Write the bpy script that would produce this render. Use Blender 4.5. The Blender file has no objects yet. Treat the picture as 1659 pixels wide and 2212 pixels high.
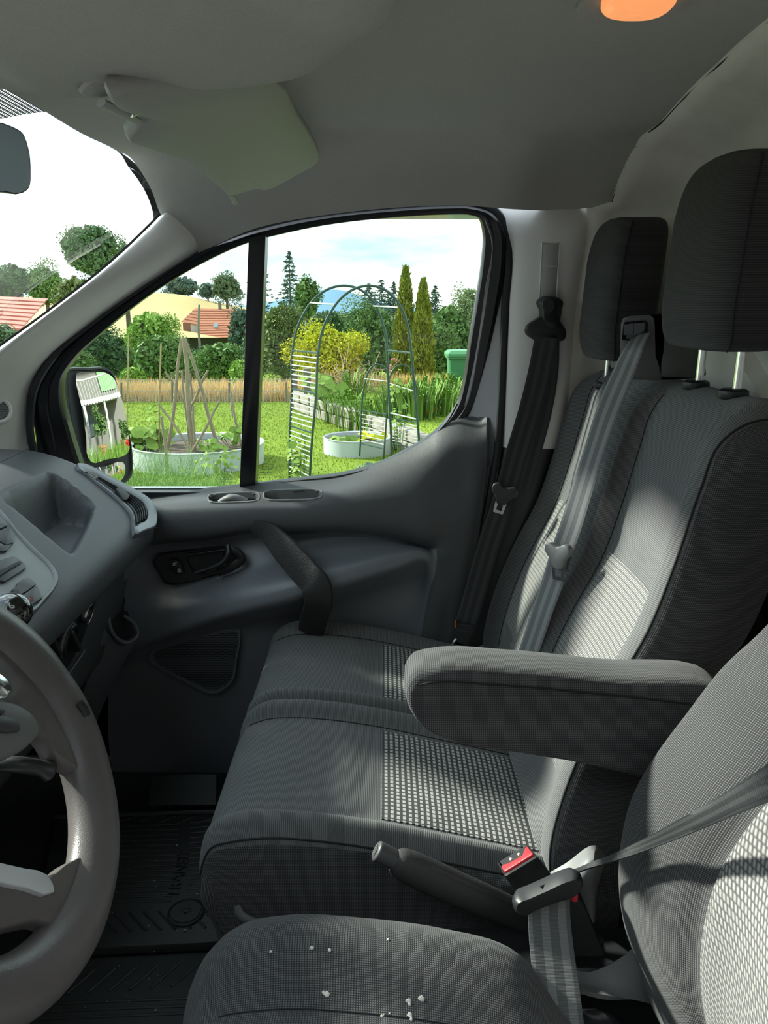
import bpy, bmesh, math, random
import numpy as np
from mathutils import Vector
random.seed(7)
RNG = np.random.default_rng(11)
SC = bpy.context.scene

# ---------------------------------------------------------------- camera
PITCH = math.radians(14.7)
FPX = 1662.0                       # focal length in pixels of the 1659 x 2212 frame
EYE = np.array([0.0, 0.0, 1.17])
cam_data = bpy.data.cameras.new('camera')
cam_data.sensor_fit = 'VERTICAL'
cam_data.sensor_height = 36.0
cam_data.sensor_width = 27.0
cam_data.lens = 36.0 * FPX / 2212.0
cam_data.clip_start = 0.02
cam_data.clip_end = 3000
cam = bpy.data.objects.new('camera', cam_data)
SC.collection.objects.link(cam)
cam.location = EYE
cam.rotation_euler = (math.pi / 2 - PITCH, 0, 0)
SC.camera = cam

# ---------------------------------------------------------------- sky
world = bpy.data.worlds.new('sky')
SC.world = world
world.use_nodes = True
nt = world.node_tree
nt.nodes.clear()
N = nt.nodes.new
out = N('ShaderNodeOutputWorld'); bg = N('ShaderNodeBackground')
tc = N('ShaderNodeTexCoord'); mp = N('ShaderNodeMapping')
mp.inputs['Scale'].default_value = (1.0, 1.0, 3.4)
mp.inputs['Location'].default_value = (0.35, 0.1, 0.22)
nz = N('ShaderNodeTexNoise'); nz.inputs['Scale'].default_value = 3.1
nz.inputs['Detail'].default_value = 7; nz.inputs['Roughness'].default_value = 0.56
rp = N('ShaderNodeValToRGB')
e = rp.color_ramp.elements
e[0].position = 0.38; e[0].color = (0.22, 0.33, 0.42, 1)
e[1].position = 0.60; e[1].color = (1.0, 1.0, 1.0, 1)
e2 = rp.color_ramp.elements.new(0.50); e2.color = (0.40, 0.49, 0.55, 1)
for a, b in ((tc.outputs['Generated'], mp.inputs['Vector']), (mp.outputs[0], nz.inputs['Vector']),
             (nz.outputs['Fac'], rp.inputs['Fac']), (rp.outputs['Color'], bg.inputs['Color']),
             (bg.outputs[0], out.inputs['Surface'])):
    nt.links.new(a, b)
SKY_STRENGTH = 1.75
bg.inputs['Strength'].default_value = SKY_STRENGTH

# ---------------------------------------------------------------- sun, behind thin cloud
sun_data = bpy.data.lights.new('sun', 'SUN')
sun_data.energy = 5.5
sun_data.angle = math.radians(4.0)
sun_data.color = (1.0, 0.95, 0.87)
sun = bpy.data.objects.new('sun', sun_data)
SC.collection.objects.link(sun)
TO_SUN = Vector((-0.71, 0.33, 0.46))
sun.rotation_euler = TO_SUN.to_track_quat('Z', 'Y').to_euler()
sun.location = (-6, 3, 8)

# ---------------------------------------------------------------- view
SC.view_settings.view_transform = 'Standard'
SC.view_settings.look = 'None'
SC.view_settings.gamma = 1.0
SC.view_settings.use_curve_mapping = False
SC.view_settings.exposure = 1.05
SC.cycles.use_denoising = True
SC.cycles.max_bounces = 8
SC.cycles.diffuse_bounces = 5
SC.cycles.glossy_bounces = 4
SC.cycles.transmission_bounces = 4
SC.cycles.transparent_max_bounces = 16
SC.cycles.caustics_reflective = False
SC.cycles.caustics_refractive = False
SC.cycles.sample_clamp_indirect = 8

# ---------------------------------------------------------------- helpers: where a sight line meets the van
_c, _s = math.cos(PITCH), math.sin(PITCH)
def ray(u, v):
    a, b = (u - 829.5) / FPX, (1106.0 - v) / FPX
    return np.array([a, _c + b * _s, -_s + b * _c])
def Y(u, v, y):
    r = ray(u, v); return EYE + r * (y / r[1])
def X(u, v, x):
    r = ray(u, v); return EYE + r * (x / r[0])
def Z(u, v, z):
    r = ray(u, v); return EYE + r * ((z - EYE[2]) / r[2])
SILL_Y, SILL_Z, TUMBLE = 1.90, 0.745, 0.17
def W(u, v, off=0.0):
    """on the side glass plane, off metres towards the cabin"""
    n = np.array([0, 1, TUMBLE]); p = np.array([0, SILL_Y - off, SILL_Z]); r = ray(u, v)
    return EYE + r * (np.dot(n, p - EYE) / np.dot(n, r))
A = np.array
def cr(P, k, closed=False):
    """non-uniform Catmull-Rom through P with k steps a span"""
    P = np.asarray(P, float); n = len(P)
    if n == 2 and not closed:
        t = np.linspace(0, 1, k + 1)[:, None]
        return (P[0] * (1 - t.reshape((-1,) + (1,) * (P.ndim - 1))) + P[1] * t.reshape((-1,) + (1,) * (P.ndim - 1)))
    if closed: Q = np.concatenate([P[-1:], P, P[:2]])
    else: Q = np.concatenate([2 * P[:1] - P[1:2], P, 2 * P[-1:] - P[-2:-1]])
    m = n if closed else n - 1
    outp = []
    def dist(a, b):
        d = np.sqrt(((a - b) ** 2).sum(-1)); return np.maximum(d, 1e-6)[..., None]
    for i in range(m):
        p0, p1, p2, p3 = Q[i], Q[i + 1], Q[i + 2], Q[i + 3]
        d0, d1, d2 = dist(p0, p1), dist(p1, p2), dist(p2, p3)
        m1 = ((p1 - p0) / d0 * d1 + (p2 - p1) / d1 * d0) / (d0 + d1) * d1
        m2 = ((p2 - p1) / d1 * d2 + (p3 - p2) / d2 * d1) / (d1 + d2) * d1
        for j in range(k):
            t = j / k
            h = (2*t**3-3*t*t+1, t**3-2*t*t+t, -2*t**3+3*t*t, t**3-t*t)
            outp.append(h[0]*p1 + h[1]*m1 + h[2]*p2 + h[3]*m2)
    if not closed: outp.append(Q[-2])
    return np.array(outp)
def loft(rows, kr=4, kc=4, closed_c=False):
    R = np.asarray(rows, float)
    R = cr(R, kr)
    return np.swapaxes(cr(np.swapaxes(R, 0, 1), kc, closed_c), 0, 1)
def gnormals(P, closed_c=False):
    du = np.gradient(P, axis=0)
    if closed_c: dv = (np.roll(P, -1, 1) - np.roll(P, 1, 1)) / 2
    else: dv = np.gradient(P, axis=1)
    n = np.cross(du, dv); l = np.linalg.norm(n, axis=-1, keepdims=True)
    return n / np.maximum(l, 1e-9)
def resample(P, n, closed=False):
    P = np.asarray(P, float)
    if closed: P = np.concatenate([P, P[:1]])
    d = np.r_[0, np.cumsum(np.linalg.norm(np.diff(P, axis=0), axis=1))]
    t = np.linspace(0, d[-1], n, endpoint=not closed)
    return np.stack([np.interp(t, d, P[:, i]) for i in range(P.shape[1])], 1)
def smooth_closed(P, k=6):
    return cr(np.asarray(P, float), k, True)

def px_of(P):
    d = np.asarray(P, float) - EYE; zc = d[..., 1]*_c - d[..., 2]*_s
    return np.stack([829.5 + FPX*d[..., 0]/zc, 1106 - FPX*(d[..., 1]*_s + d[..., 2]*_c)/zc], -1)
def sd_poly(p, poly):
    """signed distance to a polygon, inside negative"""
    poly = A(poly, float); n_ = len(poly); d = np.full(len(p), 1e9); ins = np.zeros(len(p), bool)
    for i in range(n_):
        a, b = poly[i], poly[(i+1) % n_]
        e_ = b-a; w_ = p-a; h = np.clip((w_@e_)/(e_@e_ + 1e-12), 0, 1); d = np.minimum(d, np.linalg.norm(w_ - h[:, None]*e_, axis=1))
        c1 = (a[1] > p[:, 1]) != (b[1] > p[:, 1])
        xi = (b[0]-a[0])*(p[:, 1]-a[1])/(b[1]-a[1] + 1e-12) + a[0]; ins ^= c1 & (p[:, 0] < xi)
    return np.where(ins, -d, d)
def cells_in(P, polys):
    """cells of the grid P that lie inside any outline, seen along the sight lines"""
    q = px_of(P); cc = (q[:-1, :-1] + q[1:, :-1] + q[:-1, 1:] + q[1:, 1:])/4; m = np.zeros(cc.shape[:2], bool)
    for poly in polys: m |= (sd_poly(cc.reshape(-1, 2), poly) < 0).reshape(m.shape)
    return m
class MB:
    """collects geometry for one mesh object"""
    def __init__(s): s.v = []; s.f = []; s.uv = []; s.n = 0
    def add(s, V, Fs, UV=None):
        V = np.asarray(V, float).reshape(-1, 3); b = s.n
        s.v.append(V); s.n += len(V)
        UV = np.zeros((len(V), 2)) if UV is None else np.asarray(UV, float).reshape(-1, 2)
        s.uv.append(UV)
        s.f.extend([tuple(int(i) + b for i in f) for f in Fs])
        return s
    def grid(s, P, closed_c=False, closed_r=False, flip=False, uv=None, drop=None):
        P = np.asarray(P, float); r, c = P.shape[:2]
        if uv is None:
            du = np.linalg.norm(np.diff(P, axis=0), axis=-1).mean(1); dv = np.linalg.norm(np.diff(P, axis=1), axis=-1)
            vv = np.r_[0, np.cumsum(du)]
            uu = np.concatenate([np.zeros((r, 1)), np.cumsum(dv, axis=1)], 1)
            uu = uu - uu[:, c // 2:c // 2 + 1]
            uv = np.stack([uu, np.repeat(vv[:, None], c, 1)], -1)
        F = []
        for i in range(r if closed_r else r - 1):
            for j in range(c if closed_c else c - 1):
                if drop is not None and drop[i, j]: continue
                q = (i*c+j, i*c+(j+1) % c, ((i+1) % r)*c+(j+1) % c, ((i+1) % r)*c+j)
                F.append(q[::-1] if flip else q)
        return s.add(P, F, uv)
    def shell(s, P, t, flip=False, drop=None):
        """an open grid given thickness t along its normals, rim closed"""
        n = gnormals(P) * (-1 if flip else 1); r, c = P.shape[:2]
        s.grid(P, flip=flip, drop=drop); s.grid(P - n * t, flip=not flip, drop=drop)
        b0, b1 = s.n - 2*r*c, s.n - r*c
        ring = [j for j in range(c)] + [i*c+c-1 for i in range(1, r)] + [(r-1)*c+j for j in range(c-2, -1, -1)] + [i*c for i in range(r-2, 0, -1)]
        for a, b in zip(ring, ring[1:] + ring[:1]):
            q = (b0+b, b0+a, b1+a, b1+b)
            s.f.append(q[::-1] if flip else q)
        return s
    def rings(s, loops, cap0=True, cap1=True, uv=None):
        """closed loops of equal length bridged one after the other"""
        L = np.asarray(loops, float)
        s.grid(L, closed_c=True, uv=uv); r, c = L.shape[:2]; b = s.n - r*c
        if cap0: s.f.append(tuple(b + i for i in range(c))[::-1])
        if cap1: s.f.append(tuple(b + (r-1)*c + i for i in range(c)))
        return s
    def prism(s, outline, d, bevel=0.0):
        """outline (n,3) loop extruded by vector d, its far edge bevelled inwards"""
        o = np.asarray(outline, float); d = np.asarray(d, float)
        L = [o]
        if bevel:
            c = o.mean(0); dn = d / np.linalg.norm(d)
            rad = c - o; rad = rad / np.maximum(np.linalg.norm(rad, axis=1, keepdims=True), 1e-9)
            L += [o + d - dn * bevel, o + d - dn * bevel * 0.3 + rad * bevel * 0.3, o + d + rad * bevel]
        else: L += [o + d]
        return s.rings(L)
    def box(s, c, size, R=None, bev=0.0):
        c = np.asarray(c, float); h = np.asarray(size, float) / 2
        b = min(bev, 0.49 * min(size))
        def rect(hx, hy, z, r):
            if r <= 0: return [(hx, hy, z), (-hx, hy, z), (-hx, -hy, z), (hx, -hy, z)]
            p = []
            for sx, sy, a0 in ((1, 1, 0), (-1, 1, 90), (-1, -1, 180), (1, -1, 270)):
                for a in (0, 45, 90):
                    q = math.radians(a0 + a); p.append((sx*(hx-r) + r*math.cos(q), sy*(hy-r) + r*math.sin(q), z))
            return p
        if b > 0: L = [rect(h[0]-b*.7, h[1]-b*.7, -h[2], b*.6), rect(h[0], h[1], -h[2]+b*.7, b), rect(h[0], h[1], h[2]-b*.7, b), rect(h[0]-b*.7, h[1]-b*.7, h[2], b*.6)]
        else: L = [rect(h[0], h[1], -h[2], 0), rect(h[0], h[1], h[2], 0)]
        L = np.array(L)
        if R is not None: L = L @ np.asarray(R).T
        return s.rings(L + c)
    def tube(s, path, r, seg=8, closed=False, cap=True, flat=None, up=None):
        """round bar along path; r a number or one a point; flat = (a, b) makes an oval"""
        P = np.asarray(path, float); n = len(P)
        rr = np.full(n, r) if np.isscalar(r) else np.asarray(r, float)
        T = (np.roll(P, -1, 0) - np.roll(P, 1, 0)) if closed else np.gradient(P, axis=0)
        T = T / np.maximum(np.linalg.norm(T, axis=1, keepdims=True), 1e-9)
        ref = np.array(up if up is not None else ((0, 0, 1) if abs(T[0][2]) < .9 else (1, 0, 0)), float)
        L = []; prev = None
        for i in range(n):
            a = ref - T[i]*np.dot(ref, T[i]) if (prev is None or up is not None) else prev - T[i]*np.dot(prev, T[i])
            a = a / max(np.linalg.norm(a), 1e-9); prev = a; b = np.cross(T[i], a)
            fa, fb = flat if flat else (1, 1)
            L.append([P[i] + rr[i]*(fa*math.cos(q)*a + fb*math.sin(q)*b) for q in np.linspace(0, 2*math.pi, seg, endpoint=False)])
        L = np.array(L)
        if closed: return s.grid(L, closed_c=True, closed_r=True)
        return s.rings(L, cap, cap)
    def ribbon(s, path, wdir, w, t, sub=1):
        """flat strap along path, wdir = width direction(s); UV u runs across 0..1, v along in metres"""
        P = np.asarray(path, float); n = len(P); Wd = np.broadcast_to(np.asarray(wdir, float), (n, 3)).copy()
        T = np.gradient(P, axis=0); T /= np.linalg.norm(T, axis=1, keepdims=True)
        Wd -= T * (Wd*T).sum(1, keepdims=True); Wd /= np.linalg.norm(Wd, axis=1, keepdims=True)
        Nn = np.cross(T, Wd); ww = (np.full(n, w) if np.isscalar(w) else np.asarray(w))[:, None]
        vv = np.r_[0, np.cumsum(np.linalg.norm(np.diff(P, axis=0), axis=1))]
        prof = [(-.5, -.4), (-.485, -.5), (-.25, -.5), (0, -.5), (.25, -.5), (.485, -.5), (.5, -.4), (.5, .4), (.485, .5), (.25, .5), (0, .5), (-.25, .5), (-.485, .5), (-.5, .4)]
        L = np.stack([P + Wd*ww*a + Nn*t*b for a, b in prof], 1)
        uv = np.stack([np.broadcast_to(np.array([a + .5 for a, b in prof]), (n, len(prof))), np.repeat(vv[:, None], len(prof), 1)], -1)
        return s.rings(L, uv=uv)
    def lathe(s, prof, c, axis=(0, 0, 1), seg=24, cap=True):
        """prof = (radius, height) pairs turned about axis through c"""
        ax = np.asarray(axis, float); ax /= np.linalg.norm(ax)
        a = np.cross(ax, (0, 0, 1) if abs(ax[2]) < .9 else (1, 0, 0)); a /= np.linalg.norm(a); b = np.cross(ax, a)
        q = np.linspace(0, 2*math.pi, seg, endpoint=False)
        L = np.array([[np.asarray(c) + ax*h + max(r, 1e-5)*(math.cos(t)*a + math.sin(t)*b) for t in q] for r, h in prof])
        return s.rings(L, cap, cap)
    def build(s, name, mat, parent=None, sharp=40, **props):
        V = np.concatenate(s.v); UV = np.concatenate(s.uv)
        org = ORG.get(parent.name, np.zeros(3)) if parent else np.zeros(3)
        me = bpy.data.meshes.new(name)
        me.from_pydata((V - org).tolist(), [], s.f)
        me.validate(); 
        uvl = me.uv_layers.new(name='UVMap')
        li = np.zeros(len(me.loops), dtype=np.int32); me.loops.foreach_get('vertex_index', li)
        uvl.data.foreach_set('uv', UV[li].ravel())
        bm = bmesh.new(); bm.from_mesh(me); bmesh.ops.recalc_face_normals(bm, faces=bm.faces); bm.to_mesh(me); bm.free()
        me.polygons.foreach_set('use_smooth', [True]*len(me.polygons))
        if sharp: me.set_sharp_from_angle(angle=math.radians(sharp))
        if mat: me.materials.append(mat)
        o = bpy.data.objects.new(name, me); SC.collection.objects.link(o)
        if parent: o.parent = parent
        ORG[o.name] = org
        for k, v in props.items(): o[k] = v
        return o
ORG = {}
def empty(name, loc, label=None, cat=None, group=None, kind=None):
    o = bpy.data.objects.new(name, None); SC.collection.objects.link(o)
    o.location = loc; o.empty_display_size = 0.05; ORG[o.name] = np.asarray(loc, float)
    return tag(o, label, cat, group, kind)
def tag(o, label=None, cat=None, group=None, kind=None):
    for k, v in (('label', label), ('category', cat), ('group', group), ('kind', kind)):
        if v: o[k] = v
    return o
def copy_tree(o, parent=None):
    c = o.copy(); SC.collection.objects.link(c); ORG[c.name] = ORG[o.name]
    if parent: c.parent = parent
    for ch in list(o.children): copy_tree(ch, c)
    return c
def rot_x(a): c, s = math.cos(a), math.sin(a); return A([[1, 0, 0], [0, c, -s], [0, s, c]])
def rot_y(a): c, s = math.cos(a), math.sin(a); return A([[c, 0, s], [0, 1, 0], [-s, 0, c]])
def rot_z(a): c, s = math.cos(a), math.sin(a); return A([[c, -s, 0], [s, c, 0], [0, 0, 1]])
def sq_grid(c, h, e1=0.35, e2=0.35, nu=28, nv=40):
    """superquadric, poles on z"""
    f = lambda w, e: np.sign(w) * np.abs(w) ** e
    u = np.linspace(-math.pi/2, math.pi/2, nu); v = np.linspace(0, 2*math.pi, nv, endpoint=False)
    U, V = np.meshgrid(u, v, indexing='ij')
    return np.stack([c[0] + h[0]*f(np.cos(U), e1)*f(np.cos(V), e2), c[1] + h[1]*f(np.cos(U), e1)*f(np.sin(V), e2), c[2] + h[2]*f(np.sin(U), e1)], -1)

# ---------------------------------------------------------------- materials
def mat(name, col, rough=0.6, metal=0.0, spec=0.5, bump=None, noise=None, alpha=None, emit=None, coat=0.0, sheen=0.0):
    """plain principled; noise = (scale, amount) varies the colour, bump = (scale, strength) a fine grain"""
    m = bpy.data.materials.new(name); m.use_nodes = True
    t = m.node_tree; b = t.nodes['Principled BSDF']; L = t.links.new
    b.inputs['Base Color'].default_value = (*col, 1); b.inputs['Roughness'].default_value = rough
    b.inputs['Metallic'].default_value = metal; b.inputs['Specular IOR Level'].default_value = spec
    if coat: b.inputs['Coat Weight'].default_value = coat
    if sheen: b.inputs['Sheen Weight'].default_value = sheen
    if emit: b.inputs['Emission Color'].default_value = (*emit[0], 1); b.inputs['Emission Strength'].default_value = emit[1]
    if noise or bump: co = t.nodes.new('ShaderNodeTexCoord')
    if noise:
        n = t.nodes.new('ShaderNodeTexNoise'); n.inputs['Scale'].default_value = noise[0]; n.inputs['Detail'].default_value = 5
        L(co.outputs['Object'], n.inputs['Vector'])
        mx = t.nodes.new('ShaderNodeMixRGB'); mx.inputs[1].default_value = (*[max(0, c*(1-noise[1])) for c in col], 1)
        mx.inputs[2].default_value = (*[min(1, c*(1+noise[1])) for c in col], 1)
        L(n.outputs['Fac'], mx.inputs[0]); L(mx.outputs[0], b.inputs['Base Color'])
    if bump:
        n = t.nodes.new('ShaderNodeTexNoise'); n.inputs['Scale'].default_value = bump[0]; n.inputs['Detail'].default_value = 3
        L(co.outputs['Object'], n.inputs['Vector'])
        bp = t.nodes.new('ShaderNodeBump'); bp.inputs['Strength'].default_value = bump[1]; bp.inputs['Distance'].default_value = 0.001
        L(n.outputs['Fac'], bp.inputs['Height']); L(bp.outputs[0], b.inputs['Normal'])
    return m
def math_node(t, op, a, b=None, c=None):
    n = t.nodes.new('ShaderNodeMath'); n.operation = op
    for i, x in enumerate((a, b, c)):
        if x is None: continue
        if isinstance(x, (int, float)): n.inputs[i].default_value = x
        else: t.links.new(x, n.inputs[i])
    return n.outputs[0]
def fabric(name, dark, light, pu, pv, kind='rib', rough=0.9, bump=0.5, dust=0.0):
    """woven cloth over the UV map (metres). kind: rib = ribs across v with a fine cross thread,
    weave = grid of small knots, block = bright staggered blocks on dark, twill = slanting strokes"""
    m = bpy.data.materials.new(name); m.use_nodes = True
    t = m.node_tree; b = t.nodes['Principled BSDF']; L = t.links.new
    b.inputs['Roughness'].default_value = rough; b.inputs['Specular IOR Level'].default_value = 0.15
    b.inputs['Sheen Weight'].default_value = 0.12; b.inputs['Sheen Roughness'].default_value = 0.6
    uv = t.nodes.new('ShaderNodeUVMap'); sp = t.nodes.new('ShaderNodeSeparateXYZ'); L(uv.outputs[0], sp.inputs[0])
    U, V = sp.outputs[0], sp.outputs[1]
    M = lambda op, a, b_=None, c=None: math_node(t, op, a, b_, c)
    def wave(x, p, ph=0.0):  # 0..1
        return M('MULTIPLY_ADD', M('SINE', M('MULTIPLY_ADD', x, 2*math.pi/p, ph)), 0.5, 0.5)
    if kind == 'rib':
        h = M('ADD', M('MULTIPLY', wave(V, pv), 0.7), M('MULTIPLY', wave(U, pu), 0.3))
    elif kind == 'weave':
        h = M('POWER', M('MULTIPLY', wave(V, pv), wave(U, pu)), 0.7)
    elif kind == 'block':
        row = M('FLOOR', M('DIVIDE', V, pv))
        Us = M('ADD', U, M('MULTIPLY', M('MODULO', row, 2.0), pu*0.5*0.25))
        fu = M('FRACT', M('DIVIDE', Us, pu)); fv = M('FRACT', M('DIVIDE', V, pv))
        a = M('SMOOTH_MIN', M('MULTIPLY', M('SUBTRACT', 0.40, M('ABSOLUTE', M('SUBTRACT', fu, 0.5))), 9.0), M('MULTIPLY', M('SUBTRACT', 0.33, M('ABSOLUTE', M('SUBTRACT', fv, 0.5))), 7.0), 0.2)
        h = M('MINIMUM', M('MAXIMUM', a, 0.0), 1.0)
        h = M('MULTIPLY', h, M('MULTIPLY_ADD', wave(U, pu/4.0), 0.5, 0.5))
    else:  # twill
        row = M('FLOOR', M('DIVIDE', V, pv))
        fv = M('FRACT', M('DIVIDE', V, pv))
        Us = M('ADD', U, M('MULTIPLY', fv, pu*0.75))
        a = M('MULTIPLY', wave(Us, pu), M('MINIMUM', M('MULTIPLY', M('SUBTRACT', 0.5, M('ABSOLUTE', M('SUBTRACT', fv, 0.5))), 4.0), 1.0))
        h = M('POWER', a, 0.8)
    nz = t.nodes.new('ShaderNodeTexNoise'); nz.inputs['Scale'].default_value = 9; nz.inputs['Detail'].default_value = 6
    co = t.nodes.new('ShaderNodeTexCoord'); L(co.outputs['Object'], nz.inputs['Vector'])
    f = M('MULTIPLY', h, M('MULTIPLY_ADD', nz.outputs['Fac'], 0.5, 0.75))
    mx = t.nodes.new('ShaderNodeMixRGB'); mx.inputs[1].default_value = (*dark, 1); mx.inputs[2].default_value = (*light, 1)
    L(f, mx.inputs[0]); col = mx.outputs[0]
    if dust:
        n2 = t.nodes.new('ShaderNodeTexNoise'); n2.inputs['Scale'].default_value = 6.5; n2.inputs['Detail'].default_value = 8; n2.inputs['Roughness'].default_value = .7
        L(co.outputs['Object'], n2.inputs['Vector'])
        k = M('MULTIPLY', M('MAXIMUM', M('SUBTRACT', n2.outputs['Fac'], 0.52), 0.0), dust)
        m2 = t.nodes.new('ShaderNodeMixRGB'); L(k, m2.inputs[0]); L(col, m2.inputs[1]); m2.inputs[2].default_value = (.45, .43, .40, 1); col = m2.outputs[0]
    L(col, b.inputs['Base Color'])
    bp = t.nodes.new('ShaderNodeBump'); bp.inputs['Strength'].default_value = bump; bp.inputs['Distance'].default_value = 0.0012
    L(h, bp.inputs['Height']); L(bp.outputs[0], b.inputs['Normal'])
    return m
def webbing_mat(name, dark, light):
    m = bpy.data.materials.new(name); m.use_nodes = True
    t = m.node_tree; b = t.nodes['Principled BSDF']; L = t.links.new
    b.inputs['Roughness'].default_value = 0.42; b.inputs['Specular IOR Level'].default_value = 0.5
    uv = t.nodes.new('ShaderNodeUVMap'); sp = t.nodes.new('ShaderNodeSeparateXYZ'); L(uv.outputs[0], sp.inputs[0])
    M = lambda op, a, b_=None, c=None: math_node(t, op, a, b_, c)
    s = M('GREATER_THAN', M('SINE', M('MULTIPLY_ADD', sp.outputs[0], 2*math.pi*2.5, 1.57)), 0.1)
    mx = t.nodes.new('ShaderNodeMixRGB'); mx.inputs[1].default_value = (*dark, 1); mx.inputs[2].default_value = (*light, 1)
    L(s, mx.inputs[0]); L(mx.outputs[0], b.inputs['Base Color'])
    h = M('SINE', M('MULTIPLY', sp.outputs[1], 2*math.pi/0.0016))
    bp = t.nodes.new('ShaderNodeBump'); bp.inputs['Strength'].default_value = 0.35; bp.inputs['Distance'].default_value = 0.0006
    L(M('ADD', h, s), bp.inputs['Height']); L(bp.outputs[0], b.inputs['Normal'])
    return m
def glass_mat(name, tint=(.93, .97, .95), refl=0.06, rough=0.0):
    m = bpy.data.materials.new(name); m.use_nodes = True
    t = m.node_tree; t.nodes.clear(); L = t.links.new
    o = t.nodes.new('ShaderNodeOutputMaterial'); tr = t.nodes.new('ShaderNodeBsdfTransparent'); gl = t.nodes.new('ShaderNodeBsdfGlossy'); mx = t.nodes.new('ShaderNodeMixShader')
    tr.inputs[0].default_value = (*tint, 1); gl.inputs['Roughness'].default_value = rough
    fr = t.nodes.new('ShaderNodeFresnel'); fr.inputs[0].default_value = 1.35
    ge = t.nodes.new('ShaderNodeNewGeometry')
    L(math_node(t, 'MULTIPLY', fr.outputs[0], math_node(t, 'SUBTRACT', 1.0, ge.outputs['Backfacing'])), mx.inputs[0]); L(tr.outputs[0], mx.inputs[1]); L(gl.outputs[0], mx.inputs[2]); L(mx.outputs[0], o.inputs['Surface'])
    return m
PLASTIC = mat('dark_grain_plastic', (.078, .081, .088), .48, spec=.4, bump=(420, .35))
PLASTIC_B = mat('blue_grey_plastic', (.165, .178, .20), .34, spec=.45, bump=(600, .15))
PLASTIC_D = mat('black_plastic', (.018, .019, .021), .42, spec=.45)
PLASTIC_G = mat('grey_plastic', (.16, .165, .165), .5, bump=(500, .15), noise=(14, .15))
RUBBER = mat('black_rubber', (.012, .013, .015), .6)
SEAL = mat('door_seal_rubber', (.010, .012, .016), .38)
FRAME = mat('frame_black', (.008, .009, .012), .3)
LINER = mat('headliner_felt', (.44, .435, .41), .95, spec=.1, bump=(900, .5), noise=(260, .10))
LINER_B = mat('bulkhead_felt', (.80, .775, .70), .95, spec=.1, bump=(500, .4), noise=(18, .10))
TRIM = mat('pale_trim_plastic', (.83, .82, .80), .5, spec=.4, bump=(500, .12))
PAINT = mat('silver_door_paint', (.50, .51, .54), .3, metal=.2, coat=.3)
CHROME = mat('chrome', (.85, .85, .85), .12, metal=1)
STEEL = mat('brushed_steel', (.62, .62, .62), .28, metal=1)
RIBS = fabric('ribbed_cloth', (.044, .045, .047), (.205, .208, .212), .0015, .0030, 'rib', dust=.5)
KNIT = fabric('fine_knit_cloth', (.023, .024, .027), (.165, .164, .166), .0026, .0026, 'weave', dust=.25)
HEADK = fabric('headrest_cloth', (.014, .014, .015), (.055, .055, .056), .0016, .0034, 'rib')
BLOCK = fabric('block_weave_cloth', (.035, .036, .040), (.62, .61, .58), .0105, .0100, 'block', dust=.3)
TWILL = fabric('stroke_weave_cloth', (.075, .075, .079), (.36, .352, .335), .0060, .0090, 'twill')
SEAM = mat('seam_thread', (.012, .012, .013), .85)
WEB = webbing_mat('black_webbing', (.012, .013, .015), (.030, .032, .034))
WEB_G = webbing_mat('worn_grey_webbing', (.085, .09, .093), (.17, .178, .18))
WEB_L = webbing_mat('pale_grey_webbing', (.15, .157, .16), (.27, .28, .285))
GLASS = glass_mat('window_glass')
PANE = glass_mat('tinted_side_glass', (.84, .89, .86))

# ================================================================ cabin shell
def structure(o): o['kind'] = 'structure'; return o
def put(name, mb, m, parent=None, sharp=40, **k): return mb.build(name, m, parent, sharp, **k)

# ---- ceiling (headliner): columns run front to back, rows from the side rail over to the driver's side
side_px = [(430, 546), (560, 491), (700, 465), (850, 449), (1000, 444), (1110, 452), (1195, 453), (1290, 445)]
row0 = A([W(u, v, .05) for u, v in side_px]); row0[-1] = Y(1296, 446, 1.775); row0[-2] = Y(1195, 454, 1.785)
row0[0] = Y(430, 546, 1.80)
front = [row0[0], Y(348, 465, 1.735), Y(326, 408, 1.715), Y(290, 350, 1.69)]
def hdr(y): return A([-.515 + .03*max(0, (y-1.1))*0.3, y, 1.462 - .012*max(0, y-1.2)])
xs_end = .50
rows = [row0]
def roof_row(dy, dz, fpt, yend, blend):
    r = row0.copy(); n = len(r)
    r[:, 1] += dy; r[:, 2] += dz; r[0] = fpt
    r[1] = r[1]*.75 + (fpt + A([.13, 0, .03]))*.25
    return r
rows.append(roof_row(-.035, .035, front[1], 0, 0))
rows.append(roof_row(-.085, .075, front[2], 0, 0))
rows.append(roof_row(-.15, .105, front[3], 0, 0))
for y, zc in ((1.53, 1.500), (1.42, 1.515), (1.25, 1.53), (1.0, 1.54), (.6, 1.54), (.1, 1.53)):
    r = []
    for i, x in enumerate(np.linspace(-.5, xs_end, len(row0))):
        f = min(1, max(0, (x + .5)/.35)); f = f*f*(3-2*f)
        h = hdr(y)
        if i == 0 and y == 1.53: r.append(Y(251, 325, 1.605)); continue
        r.append(A([h[0] if i == 0 else x, y, h[2]*(1-f) + zc*f]))
    rows.append(A(r))
rows = np.array(rows)
for i, xe in ((0, .487), (1, .488), (2, .492), (3, .497)):
    rows[i, -1, 0] = xe
ceil_P = loft(rows, 5, 5)
put('ceiling', MB().shell(ceil_P, .012, flip=True), LINER, sharp=60, kind='structure')
# outer roof skin above, keeps daylight out
P = ceil_P[::3, ::3].copy(); P[..., 2] += .05
put('roof', MB().shell(P, .003), PAINT, kind='structure')

put('trim_8', MB().box((.30, 1.91, 1.50), (1.30, .10, .24), bev=.01), PAINT, kind='structure')
put('edge_joint', MB().tube(ceil_P[:, -1] + A([.003, 0, -.001]), .0022, 6), SEAM, bpy.data.objects['ceiling'])
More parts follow.
